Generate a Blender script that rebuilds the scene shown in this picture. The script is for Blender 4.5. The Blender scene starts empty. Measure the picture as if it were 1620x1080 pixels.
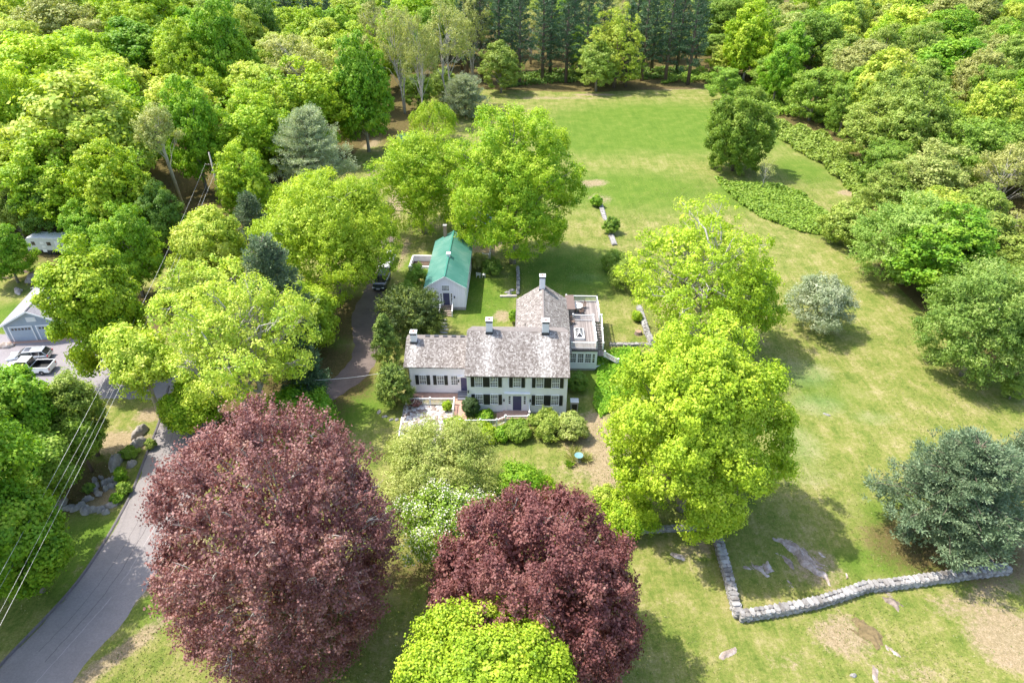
import bpy, math, random
import numpy as np
from mathutils import Vector, Matrix
R_ = math.radians
# ------------------------------------------------------------------ camera, sky, sun, exposure
SC = bpy.context.scene
H = 51.0; PIT = R_(34.0); FPX = 1080.0
cam = bpy.data.cameras.new('camera'); camo = bpy.data.objects.new('camera', cam)
SC.collection.objects.link(camo); SC.camera = camo
cam.lens = 24.0; cam.sensor_width = 36.0; cam.clip_start = 0.5; cam.clip_end = 4000
camo.location = (0, 0, H); camo.rotation_euler = (math.pi / 2 - PIT, 0, 0)
SUN_EL = R_(60); SUN_DIR = (-math.cos(R_(20)), math.sin(R_(20)))     # horizontal direction TO the sun
W = bpy.data.worlds.new('World'); SC.world = W; W.use_nodes = True
_nt = W.node_tree; _nt.nodes.clear()
_sky = _nt.nodes.new('ShaderNodeTexSky'); _sky.sky_type = 'NISHITA'; _sky.sun_disc = False
_sky.sun_elevation = SUN_EL
_sky.sun_rotation = math.atan2(SUN_DIR[0], SUN_DIR[1])
_sky.air_density = 1.0; _sky.dust_density = 2.0; _sky.ozone_density = 1.0
_bg = _nt.nodes.new('ShaderNodeBackground'); _bg.inputs['Strength'].default_value = 0.15
_wo = _nt.nodes.new('ShaderNodeOutputWorld')
_nt.links.new(_sky.outputs[0], _bg.inputs[0]); _nt.links.new(_bg.outputs[0], _wo.inputs[0])
sl = bpy.data.lights.new('sun', 'SUN'); sl.energy = 2.8; sl.angle = R_(0.5); sl.color = (1.0, 0.95, 0.86)
so = bpy.data.objects.new('sun', sl); SC.collection.objects.link(so)
so.rotation_euler = Vector((SUN_DIR[0] * math.cos(SUN_EL), SUN_DIR[1] * math.cos(SUN_EL), math.sin(SUN_EL))).to_track_quat('Z', 'Y').to_euler()
SC.view_settings.view_transform = 'Standard'; SC.view_settings.look = 'None'
SC.view_settings.gamma = 1; SC.view_settings.exposure = 1.52
SC.render.engine = 'CYCLES'
SC.cycles.max_bounces = 6; SC.cycles.diffuse_bounces = 3; SC.cycles.transmission_bounces = 4; SC.cycles.glossy_bounces = 2
COL = SC.collection

# ------------------------------------------------------------------ helpers
def at(px, py, z=0.0):
    u = (px - 810) / FPX; v = (py - 540) / FPX
    t = (H - z) / (math.sin(PIT) + v * math.cos(PIT))
    return Vector((u * t, t * (math.cos(PIT) - v * math.sin(PIT)), z))
def proj(x, y, z):
    d = y * math.cos(PIT) + (H - z) * math.sin(PIT)
    v = ((H - z) * math.cos(PIT) - y * math.sin(PIT)) / d
    return 810 + FPX * x / d, 540 + FPX * v, d
def link(o, parent=None):
    COL.objects.link(o)
    if parent is not None: o.parent = parent
    return o
def tag(o, label=None, cat=None, group=None, kind=None):
    if label: o['label'] = label
    if cat: o['category'] = cat
    if group: o['group'] = group
    if kind: o['kind'] = kind
    return o
def empty(name, loc=(0, 0, 0), rz=0.0):
    o = bpy.data.objects.new(name, None); o.location = loc; o.rotation_euler = (0, 0, rz)
    o.empty_display_size = 0.3
    return link(o)
def np_mesh(name, V, F, mat, attrs=None, smooth=False, uv=None):
    """V (n,3), F (m,k) all faces with k corners"""
    V = np.asarray(V, np.float32); F = np.asarray(F, np.int32)
    me = bpy.data.meshes.new(name); m, k = F.shape
    me.vertices.add(len(V)); me.vertices.foreach_set('co', V.ravel())
    me.loops.add(m * k); me.loops.foreach_set('vertex_index', F.ravel())
    me.polygons.add(m); me.polygons.foreach_set('loop_start', np.arange(0, m * k, k, dtype=np.int32))
    try: me.polygons.foreach_set('loop_total', np.full(m, k, np.int32))
    except Exception: pass
    me.update(calc_edges=True)
    if attrs:
        for an, (dom, arr) in attrs.items():
            a = me.attributes.new(an, 'FLOAT', dom); a.data.foreach_set('value', np.asarray(arr, np.float32).ravel())
    if uv is not None:
        l = me.uv_layers.new(name='UVMap'); l.data.foreach_set('uv', np.asarray(uv, np.float32)[F.ravel()].ravel())
    if smooth: me.polygons.foreach_set('use_smooth', np.ones(m, bool))
    if mat: me.materials.append(mat)
    return me
class MB:
    """collects faces, links them as one mesh object"""
    def __init__(s): s.v = []; s.f = []; s.m = []
    def add(s, vs, fs, mi=0):
        b = len(s.v); s.v += [tuple(v) for v in vs]
        for f in fs: s.f.append(tuple(i + b for i in f)); s.m.append(mi)
        return s
    def box(s, x0, x1, y0, y1, z0, z1, mi=0, M=None):
        vs = [Vector(p) for p in ((x0,y0,z0),(x1,y0,z0),(x1,y1,z0),(x0,y1,z0),(x0,y0,z1),(x1,y0,z1),(x1,y1,z1),(x0,y1,z1))]
        if M is not None: vs = [M @ v for v in vs]
        return s.add(vs, [(0,3,2,1),(4,5,6,7),(0,1,5,4),(1,2,6,5),(2,3,7,6),(3,0,4,7)], mi)
    def bar(s, a, b, w, h=None, mi=0):
        a = Vector(a); b = Vector(b); h = h or w; d = (b - a); L = d.length
        if L < 1e-6: return s
        q = d.to_track_quat('Y', 'Z').to_matrix().to_4x4(); q.translation = a
        return s.box(-w/2, w/2, 0, L, -h/2, h/2, mi, q)
    def tube(s, pts, rad, n=6, mi=0, cap=True):
        pts = [Vector(p) for p in pts]; base = len(s.v); k = len(pts)
        if not isinstance(rad, (list, tuple)): rad = [rad] * k
        for i, p in enumerate(pts):
            d = (pts[min(i+1, k-1)] - pts[max(i-1, 0)]).normalized()
            a = d.orthogonal().normalized() if i == 0 else (pa - d * pa.dot(d)).normalized()
            pa = a; b = d.cross(a)
            for j in range(n):
                t = 2 * math.pi * j / n; s.v.append(tuple(p + (a * math.cos(t) + b * math.sin(t)) * rad[i]))
        for i in range(k - 1):
            for j in range(n):
                s.f.append((base+i*n+j, base+i*n+(j+1)%n, base+(i+1)*n+(j+1)%n, base+(i+1)*n+j)); s.m.append(mi)
        if cap:
            s.f.append(tuple(base + j for j in range(n))[::-1]); s.m.append(mi)
            s.f.append(tuple(base + (k-1)*n + j for j in range(n))); s.m.append(mi)
        return s
    def lathe(s, c, prof, n=16, mi=0):
        c = Vector(c); base = len(s.v); k = len(prof)
        for r, z in prof:
            for j in range(n):
                t = 2*math.pi*j/n; s.v.append((c.x + r*math.cos(t), c.y + r*math.sin(t), c.z + z))
        for i in range(k-1):
            for j in range(n):
                s.f.append((base+i*n+j, base+i*n+(j+1)%n, base+(i+1)*n+(j+1)%n, base+(i+1)*n+j)); s.m.append(mi)
        s.f.append(tuple(base + j for j in range(n))[::-1]); s.m.append(mi)
        s.f.append(tuple(base + (k-1)*n + j for j in range(n))); s.m.append(mi)
        return s
    def build(s, name, mats, parent=None, smooth=False, bevel=0.0, loc=None):
        me = bpy.data.meshes.new(name); me.from_pydata(s.v, [], s.f)
        if not isinstance(mats, (list, tuple)): mats = [mats]
        for m in mats: me.materials.append(m)
        me.polygons.foreach_set('material_index', s.m)
        if smooth: me.polygons.foreach_set('use_smooth', [True] * len(s.f))
        me.update()
        o = bpy.data.objects.new(name, me); link(o, parent)
        if loc is not None: o.location = loc
        if bevel:
            b = o.modifiers.new('bevel', 'BEVEL'); b.width = bevel; b.segments = 2; b.limit_method = 'ANGLE'
        return o

# ------------------------------------------------------------------ materials
def mat(name):
    m = bpy.data.materials.new(name); m.use_nodes = True; nt = m.node_tree
    return m, nt, nt.nodes['Principled BSDF'], nt.nodes['Material Output']
def N(nt, t, **k):
    n = nt.nodes.new(t)
    for a, b in k.items():
        if a.startswith('i_'):
            key = a[2:]; n.inputs[int(key) if key.isdigit() else key.replace('_', ' ')].default_value = b
        else: setattr(n, a, b)
    return n
def ramp(nt, stops, interp='LINEAR'):
    n = nt.nodes.new('ShaderNodeValToRGB'); cr = n.color_ramp; cr.interpolation = interp
    while len(cr.elements) > 1: cr.elements.remove(cr.elements[-1])
    for i, (p, c) in enumerate(stops):
        e = cr.elements[0] if i == 0 else cr.elements.new(p)
        e.position = p; e.color = (*c, 1) if len(c) == 3 else c
    return n
def mixc(nt, fac, a, b, mode='MIX'):
    n = nt.nodes.new('ShaderNodeMix'); n.data_type = 'RGBA'; n.blend_type = mode
    for sock, val in ((n.inputs[0], fac), (n.inputs[6], a), (n.inputs[7], b)):
        if hasattr(val, 'is_output'): nt.links.new(val, sock)
        elif isinstance(val, (int, float)): sock.default_value = val
        else: sock.default_value = (*val, 1)
    return n.outputs[2]
def mth(nt, op, a, b=0.0, clamp=False):
    n = nt.nodes.new('ShaderNodeMath'); n.operation = op; n.use_clamp = clamp
    for i, val in enumerate((a, b)):
        if hasattr(val, 'is_output'): nt.links.new(val, n.inputs[i])
        else: n.inputs[i].default_value = val
    return n.outputs[0]
def noise(nt, scale, detail=4, rough=.6, vec=None, dim='3D'):
    n = nt.nodes.new('ShaderNodeTexNoise'); n.inputs['Scale'].default_value = scale
    n.inputs['Detail'].default_value = detail; n.inputs['Roughness'].default_value = rough
    if vec is not None: nt.links.new(vec, n.inputs['Vector'])
    return n.outputs['Fac']
def pmat(name, c, rough=.6, metal=0, spec=.5, var=.12, scale=3.0, bump=0.0, bscale=20, coat=0):
    m, nt, b, o = mat(name); L = nt.links
    tc = nt.nodes.new('ShaderNodeTexCoord').outputs['Object']
    f = noise(nt, scale, 5, .65, tc)
    r = ramp(nt, [(.25, tuple(x*(1-var) for x in c)), (.75, tuple(min(1, x*(1+var)) for x in c))]); L.new(f, r.inputs[0])
    L.new(r.outputs[0], b.inputs['Base Color']); b.inputs['Roughness'].default_value = rough
    b.inputs['Metallic'].default_value = metal; b.inputs['Specular IOR Level'].default_value = spec
    b.inputs['Coat Weight'].default_value = coat
    if bump:
        bn = N(nt, 'ShaderNodeBump', i_Strength=bump); L.new(noise(nt, bscale, 5, .6, tc), bn.inputs['Height']); L.new(bn.outputs[0], b.inputs['Normal'])
    return m
def leafmat(name, cols, trans=.38, tcol=None, rough=.55, hv=.006, vv=.11):
    """cols: list of leaf colours, spread leaf by leaf over the crown; every copied tree shifts slightly"""
    if name.startswith('leaf_') and not any(q in name for q in ('copper', 'box', 'silver')): cols = [(min(.8, c[0]*1.16), min(.8, c[1]*1.06), c[2]*.95) for c in cols]
    m, nt, b, o = mat(name); L = nt.links
    a = N(nt, 'ShaderNodeAttribute', attribute_name='tint')
    r = ramp(nt, [(i / max(1, len(cols)-1), c) for i, c in enumerate(cols)]); L.new(a.outputs['Fac'], r.inputs[0])
    oi = nt.nodes.new('ShaderNodeObjectInfo')
    h = N(nt, 'ShaderNodeHueSaturation')
    L.new(r.outputs[0], h.inputs['Color'])
    L.new(mth(nt, 'ADD', mth(nt, 'MULTIPLY', oi.outputs['Random'], 2*hv), .5-hv), h.inputs['Hue'])
    w = nt.nodes.new('ShaderNodeTexWhiteNoise'); w.noise_dimensions = '1D'; L.new(oi.outputs['Random'], w.inputs['W'])
    L.new(mth(nt, 'ADD', mth(nt, 'MULTIPLY', w.outputs['Value'], 2*vv), 1-vv), h.inputs['Value'])
    L.new(h.outputs[0], b.inputs['Base Color']); b.inputs['Roughness'].default_value = rough
    b.inputs['Specular IOR Level'].default_value = .35
    t = nt.nodes.new('ShaderNodeBsdfTranslucent')
    tc = mixc(nt, 1.0, h.outputs[0], tcol or (1.0, 1.0, .6), 'MULTIPLY'); L.new(tc, t.inputs[0])
    ms = N(nt, 'ShaderNodeMixShader', i_0=trans); L.new(b.outputs[0], ms.inputs[1]); L.new(t.outputs[0], ms.inputs[2])
    L.new(ms.outputs[0], o.inputs['Surface'])
    return m
LM = dict(
 lime=leafmat('leaf_lime', [(.12,.28,.012),(.26,.45,.02),(.41,.58,.035),(.54,.66,.09)], .42),
 lime2=leafmat('leaf_lime_pale', [(.18,.32,.025),(.34,.49,.05),(.49,.60,.09),(.61,.67,.18)], .4),
 green=leafmat('leaf_green', [(.09,.24,.012),(.16,.36,.018),(.26,.46,.03),(.37,.54,.06)], .4),
 yellow=leafmat('leaf_yellow', [(.155,.29,.015),(.29,.46,.025),(.425,.59,.045),(.55,.67,.10)], .42, hv=.004, vv=.05),
 mid=leafmat('leaf_mid', [(.10,.21,.022),(.18,.33,.035),(.27,.43,.055),(.37,.50,.11)], .38),
 dark=leafmat('leaf_dark', [(.06,.14,.02),(.10,.21,.028),(.16,.29,.04),(.22,.34,.06)], .35),
 olive=leafmat('leaf_olive', [(.12,.22,.03),(.22,.345,.05),(.32,.44,.085),(.41,.51,.14)], .38),
 tan=leafmat('leaf_tan', [(.21,.27,.06),(.31,.37,.10),(.40,.45,.155),(.47,.50,.22)], .38),
 sage=leafmat('leaf_sage', [(.17,.27,.05),(.28,.39,.09),(.39,.48,.15),(.50,.56,.23)], .36),
 plume=leafmat('leaf_plume', [(.115,.22,.035),(.205,.35,.06),(.305,.455,.10),(.405,.52,.17)], .4),
 silver=leafmat('leaf_silver', [(.19,.25,.11),(.31,.38,.20),(.44,.49,.30),(.57,.60,.42)], .3),
 beech=leafmat('leaf_copper', [(.14,.056,.052),(.27,.12,.11),(.39,.195,.17),(.53,.34,.25)], .34, (1,.6,.5)),
 beech2=leafmat('leaf_copper_dark', [(.11,.04,.036),(.20,.078,.068),(.30,.13,.105),(.42,.22,.16)], .34, (1,.55,.45)),
 pine=leafmat('needle_pine', [(.035,.08,.035),(.07,.14,.06),(.12,.20,.09),(.18,.26,.13)], .15, (.9,1,.7)),
 pineblue=leafmat('needle_blue', [(.07,.12,.05),(.125,.185,.09),(.20,.265,.14),(.31,.37,.21)], .15, (.9,1,.8)),
 yew=leafmat('needle_yew', [(.03,.06,.01),(.06,.10,.018),(.13,.18,.025),(.24,.29,.03)], .15),
 yewlight=leafmat('needle_yew_light', [(.07,.13,.02),(.13,.21,.03),(.21,.30,.045),(.32,.39,.07)], .25),
 grass=leafmat('blade_grass', [(.13,.19,.03),(.20,.24,.05),(.30,.29,.10),(.42,.38,.2)], .25),
 blossom=leafmat('petal_white', [(.70,.66,.50),(.84,.81,.70)], .3, (1,1,.95)),
 box=leafmat('leaf_boxwood', [(.03,.065,.014),(.055,.10,.022),(.09,.15,.035)], .2),
)
def barkmat(name, a, b):
    m, nt, p, o = mat(name); L = nt.links
    tc = nt.nodes.new('ShaderNodeTexCoord').outputs['Object']
    mp = N(nt, 'ShaderNodeMapping'); mp.inputs['Scale'].default_value = (1, 1, .25); L.new(tc, mp.inputs[0])
    f = noise(nt, 5, 6, .7, mp.outputs[0]); r = ramp(nt, [(.3, a), (.7, b)]); L.new(f, r.inputs[0]); L.new(r.outputs[0], p.inputs['Base Color'])
    p.inputs['Roughness'].default_value = .85
    bn = N(nt, 'ShaderNodeBump', i_Strength=.5); L.new(f, bn.inputs['Height']); L.new(bn.outputs[0], p.inputs['Normal'])
    return m
BK = dict(grey=barkmat('bark_grey', (.16,.13,.11), (.40,.36,.31)), brown=barkmat('bark_brown', (.09,.06,.045), (.24,.18,.14)),
          pale=barkmat('bark_pale', (.30,.26,.22), (.58,.54,.47)))

# ------------------------------------------------------------------ trees
def unit(a): return a / np.maximum(np.linalg.norm(a, axis=-1, keepdims=True), 1e-9)
def leaf_quads(P, Nn, T, L, Wd, rng, var=.35):
    n = len(P); B = np.cross(Nn, T); s = 1 + (rng.random((n, 1)) - .5) * 2 * var
    a = T * (L/2) * s; b = B * (Wd/2) * s
    V = np.stack([P - a, P - b * 1.0 + a * .12, P + a, P + b * 1.0 + a * .12], 1).reshape(-1, 3)
    return V, np.arange(n*4).reshape(-1, 4)
def fill_puffs(rng, C, D, rad, ax, nl, L, Wd, k=(.8,.7,.35,.55), up=0.0, radial=False, bt=None):
    """leaves in ellipsoidal sprays: centres C, outward dirs D, radii rad"""
    n = len(C); A = unit(D + np.array([0, 0, up])); ref = np.where(np.abs(A[:, 2:3]) > .9, [[1., 0, 0]], [[0, 0, 1.]])
    Bv = unit(np.cross(A, ref)); Cv = np.cross(A, Bv)
    idx = np.repeat(np.arange(n), nl); m = len(idx)
    e = unit(rng.normal(size=(m, 3))); r = rng.random((m, 1)) ** .5
    loc = e * r * rad[idx][:, None]
    Ai, Bi, Ci = A[idx], Bv[idx], Cv[idx]
    P = C[idx] + Ai * loc[:, :1] * ax[0] + Bi * loc[:, 1:2] * ax[1] + Ci * loc[:, 2:] * ax[2]
    ew = Ai * e[:, :1] + Bi * e[:, 1:2] + Ci * e[:, 2:]
    Nn = unit(ew * k[0] + D[idx] * k[1] + np.array([0, 0, k[2]]) + rng.normal(size=(m, 3)) * k[3])
    rnd = unit(rng.normal(size=(m, 3))) if not radial else unit(ew + Ai * .8 + rng.normal(size=(m, 3)) * .25)
    T = unit(rnd - Nn * (rnd * Nn).sum(1, keepdims=True)); 
    if radial: T = rnd; Nn = unit(Nn - T * (Nn * T).sum(1, keepdims=True))
    tint = rng.random(n)[idx] * .45 + rng.random(m) * .35
    tint = np.clip(tint + (.2*rng.random(n) if bt is None else .38*bt - .09)[idx], 0, 1)
    V, F = leaf_quads(P, Nn, T, L, Wd, rng)
    return V, F, tint
PROF = dict(
 round=lambda z: 1.0, egg=lambda z: np.where(z > 0, 1 - .12*z, 1 - .1*z*z),
 cone=lambda z: np.clip(1.05 - .62*(z+.6), .25, 1.1), vase=lambda z: np.clip(.95 + .2*z, .6, 1.2),
 dome=lambda z: np.where(z < 0, 1.0, 1.0))
def crown_round(rng, R, RZ, zc, p):
    nb = p['nb']; i = np.arange(nb) + .5; zmin = p.get('zmin', -.75)
    z = 1 - (1 - zmin) * i / nb; th = i * 2.39996 + rng.random(nb) * 1.1
    z = np.clip(z + rng.normal(size=nb) * .05, zmin, 1); rr = np.sqrt(np.maximum(0, 1 - z*z))
    if p.get('full'): rr = np.where(z < 0, np.maximum(rr, (1 + z*.35)*.93), rr)
    d = np.stack([rr*np.cos(th), rr*np.sin(th), z], 1)
    hs = PROF[p.get('prof', 'round')](z)[:, None] if not isinstance(PROF[p.get('prof', 'round')](z), float) else 1.0
    rb = p['rb']; j = (1 - rb*.75) * (p.get('jit', .82) + rng.random((nb, 1)) * (1.04 - p.get('jit', .82)) )
    if p.get('full'): j = np.where(z[:, None] < -.15, np.maximum(j, 1 - rb*.55), j)
    B = d * j * np.array([R, R, RZ]); B[:, :2] *= hs
    if 'lean' in p: B[:, 0] += B[:, 2] * p['lean'][0]; B[:, 1] += B[:, 2] * p['lean'][1]
    la = p.get('lump', .11); f3 = rng.normal(size=(5, 3))*1.9; p3 = rng.random(5)*6.28
    B = B * (1 + la * np.sin(d @ f3.T + p3).sum(1, keepdims=True) / 1.9)
    rad = R * rb * (.6 + .8 * rng.random(nb)); sq = p.get('sq', .85)
    if p.get('gaps'): keep = rng.random(nb) > p['gaps']; B, d, rad = B[keep], d[keep], rad[keep]; nb = len(B)
    npf = p['npf']; idx = np.repeat(np.arange(nb), npf); e = unit(rng.normal(size=(len(idx), 3)) + d[idx] * .55 + np.array([0, 0, .15]))
    C = B[idx] + e * rad[idx][:, None] * np.array([1, 1, sq]) * (.75 + .3 * rng.random((len(idx), 1)))
    D = unit(e * .6 + d[idx] * .6 + rng.normal(size=e.shape) * p.get('dj', .15))
    pr = p['rp'] * (.7 + .6 * rng.random(len(C)))
    C[:, 2] += zc
    low = C[:, 2] > p.get('zlow', .3)
    C, D, pr, idx = C[low], D[low], pr[low], idx[low]
    Ls = [fill_puffs(rng, C, D, pr, p.get('ax', (1, 1, .8)), p['nl'], p['L'], p['W'], p.get('k', (.8,.7,.35,.55)), p.get('up', 0), p.get('radial', False), rng.random(nb)[idx])]
    ni = p.get('inner', 60)
    if ni:
        q = unit(rng.normal(size=(ni, 3))) * rng.random((ni, 1)) ** .4 * p.get('ir', .74); Ci = q * np.array([R, R, RZ]) + np.array([0, 0, zc])
        Ci = Ci[Ci[:, 2] > .4]
        Ls.append(fill_puffs(rng, Ci, unit(q[:len(Ci)] + 1e-3), np.full(len(Ci), R*.2), (1,1,.8), p['nl']*2, p['L']*1.6, p['W']*1.6))
    B[:, 2] += zc
    return Ls, B, C, idx
def merge(Ls):
    V = np.concatenate([l[0] for l in Ls]); off = 0; Fs = []
    for l in Ls: Fs.append(l[1] + off); off += len(l[0])
    return V, np.concatenate(Fs), np.concatenate([l[2] for l in Ls])
def limb(a, b, rng, sag=.0, n=4, w=.06):
    a = np.array(a, float); b = np.array(b, float); L = np.linalg.norm(b - a); pts = []
    for i in range(n+1):
        t = i / n; p = a + (b - a) * t; p = p + np.array([0, 0, 1]) * L * (.12 * math.sin(math.pi*t) * (1 if sag <= 0 else -1)); 
        if 0 < i < n: p = p + rng.normal(size=3) * L * w * .5
        pts.append(tuple(p))
    return pts
def make_tree(name, label, cat, loc, R, RZ, zc, kind, seed, leafm, barkm='grey', group=None, **over):
    rng = np.random.default_rng(seed); p = dict(KIND[kind]); p.update(over)
    root = empty(name, loc); tag(root, label, cat, group)
    mb = MB(); h = zc + RZ; r0 = p.get('tr', .022) * h
    if p.get('pine'):
        Ls, tips = crown_pine(rng, R, h, p)
        mb.tube([(0, 0, -.1), (0, 0, h*.5), (rng.normal()*.1, 0, h*.97)], [r0, r0*.65, .03], 8)
        for a, b in tips: mb.tube(limb(a, b, rng, 0, 3, .02), [r0*.22, r0*.17, r0*.1, .02], 4, cap=False)
    else:
        Ls, B, C, idx = crown_round(rng, R, RZ, zc, p)
        top = np.array([rng.normal()*.05*R, rng.normal()*.05*R, zc + RZ*.35]); fork = max(.12*h, zc - RZ*.75)
        nst = p.get('stems', 1)
        if nst == 1:
            mid = np.array([top[0]*.3, top[1]*.3, fork]); trk = [(0, 0, -.1), tuple(mid), tuple((mid+top)/2 + rng.normal(size=3)*.02*h), tuple(top)]
            mb.tube(trk, [r0, r0*.75, r0*.45, r0*.12], 9); trks = [[np.array(q) for q in trk]]
        else:
            trks = []
            for s in range(nst):
                a = 2*math.pi*s/nst + rng.random(); tp = np.array([math.cos(a)*R*.45, math.sin(a)*R*.45, zc + RZ*.4])
                trk = limb((math.cos(a)*.12, math.sin(a)*.12, -.1), tp, rng, 0, 4, .03); mb.tube(trk, [r0*.8, r0*.6, r0*.45, r0*.3, r0*.1], 7); trks.append([np.array(q) for q in trk])
        sel = rng.permutation(len(B))[:p.get('nlimb', 16)]
        for bi in sel:
            tgt = B[bi]; tk = trks[bi % len(trks)]; t = min(.9, max(.25, (tgt[2] - fork) / max(.1, (tk[-1][2] - fork)) * .55)); 
            s = t * (len(tk)-1); k = int(s); o = tk[k] + (tk[min(k+1, len(tk)-1)] - tk[k]) * (s-k)
            rr = r0 * p.get('lr', .34)
            mb.tube(limb(o, tgt, rng), [rr, rr*.8, rr*.6, rr*.4, rr*.2], 5, cap=False)
            if p.get('twig'):
                cs = C[idx == bi]
                for c in cs[:p['twig']]: mb.tube(limb(tgt + (o - tgt)*rng.random()*.5, c, rng, 0, 2), [rr*.35, rr*.22, .012], 3, cap=False)
        for q in range(p.get('surf', 0)):
            bi = rng.integers(len(B))
            if B[bi][2] < zc*.8: continue
            u = unit(B[bi] - np.array([0, 0, zc])); a = B[bi]*.92 + np.array([0, 0, zc*.08]); sd = unit(rng.normal(size=3)); L_ = R*(.14 + .14*rng.random())
            b = a + (u*.45 + sd*.45 + np.array([0, 0, .1]))*L_; mb.tube(limb(a, b, rng, 0, 3, .05), [.05, .04, .03, .012], 4, cap=False)
            for w in range(3): c0 = a + (b-a)*(.3+.22*w); mb.tube([tuple(c0), tuple(c0 + (u*.5 + unit(rng.normal(size=3))*.7)*L_*.4)], [.022, .008], 3, cap=False)
        for q in range(p.get('dead', 0)):
            bi = rng.integers(len(B)); tgt = np.array([B[bi][0]*1.12, B[bi][1]*1.12, B[bi][2]*1.02]); o = trks[0][2]
            mb.tube(limb(o, tgt, rng), [r0*.3, r0*.24, r0*.18, r0*.12, .02], 5, cap=False)
    if p.get('tr', .022) > 0: mb.build('trunk', BK[barkm], root, smooth=True)
    V, F, tint = merge(Ls)
    me = np_mesh('crown', V, F, LM[leafm], {'tint': ('FACE', tint)})
    link(bpy.data.objects.new('crown', me), root)
    if p.get('flower'):
        m = rng.integers(0, len(C), p['flower']); e = unit(rng.normal(size=(len(m), 3)) + [0, 0, .8])
        P = C[m] + e * p['rp'] * 1.1; Nn = unit(e + rng.normal(size=e.shape)*.3); T = unit(np.cross(Nn, rng.normal(size=e.shape)))
        V, F = leaf_quads(P, Nn, T, p.get('fs', .16), p.get('fs', .16)*.9, rng)
        link(bpy.data.objects.new('blossom', np_mesh('blossom', V, F, LM['blossom'], {'tint': ('FACE', rng.random(len(F)))})), root)
    return root
def crown_pine(rng, R, h, p):
    nbr = p['nb']; zb = p.get('zb', .25) * h; Cs = []; Ds = []; tips = []
    for i in range(nbr):
        t = (i + rng.random()) / nbr; z = zb + (h*.98 - zb) * t ** .85; u = (z - zb) / (h - zb)
        ln = R * (p.get('pw', .75) + .25) * np.clip((1 - u) ** p.get('pe', .65), .08, 1) * (.55 + .55*rng.random()) * min(1, .55 + u*2.2)
        a = i * 2.39996 + rng.random() * .8; el = p.get('el', .12) + .35*u + rng.normal()*.07
        d = np.array([math.cos(a)*math.cos(el), math.sin(a)*math.cos(el), math.sin(el)]); o = np.array([0, 0, z]); tip = o + d * ln
        tips.append((o, tip - d*ln*.1)); n = max(3, int(ln * p.get('dens', 2.6)))
        side = np.array([-math.sin(a), math.cos(a), 0])
        s = .28 + .72 * rng.random(n) ** .75; off = rng.normal(size=n) * .20 * ln * (1.25 - s*.7)
        c = o + d * (s * ln)[:, None] + side * off[:, None] + np.array([0, 0, 1]) * (rng.normal(size=n)*.12 - .05*ln*s*s)[:, None]
        Cs.append(c); Ds.append(unit(d * 1.0 + side * (off / (ln+.1))[:, None] * 2 + np.array([0, 0, .55])))
    C = np.concatenate(Cs); D = np.concatenate(Ds); pr = p['rp'] * (.7 + .6*rng.random(len(C)))
    return [fill_puffs(rng, C, D, pr, p.get('ax', (1.15, 1, .42)), p['nl'], p['L'], p['W'], (.6,.5,.5,.4), 0, True)], tips
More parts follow.
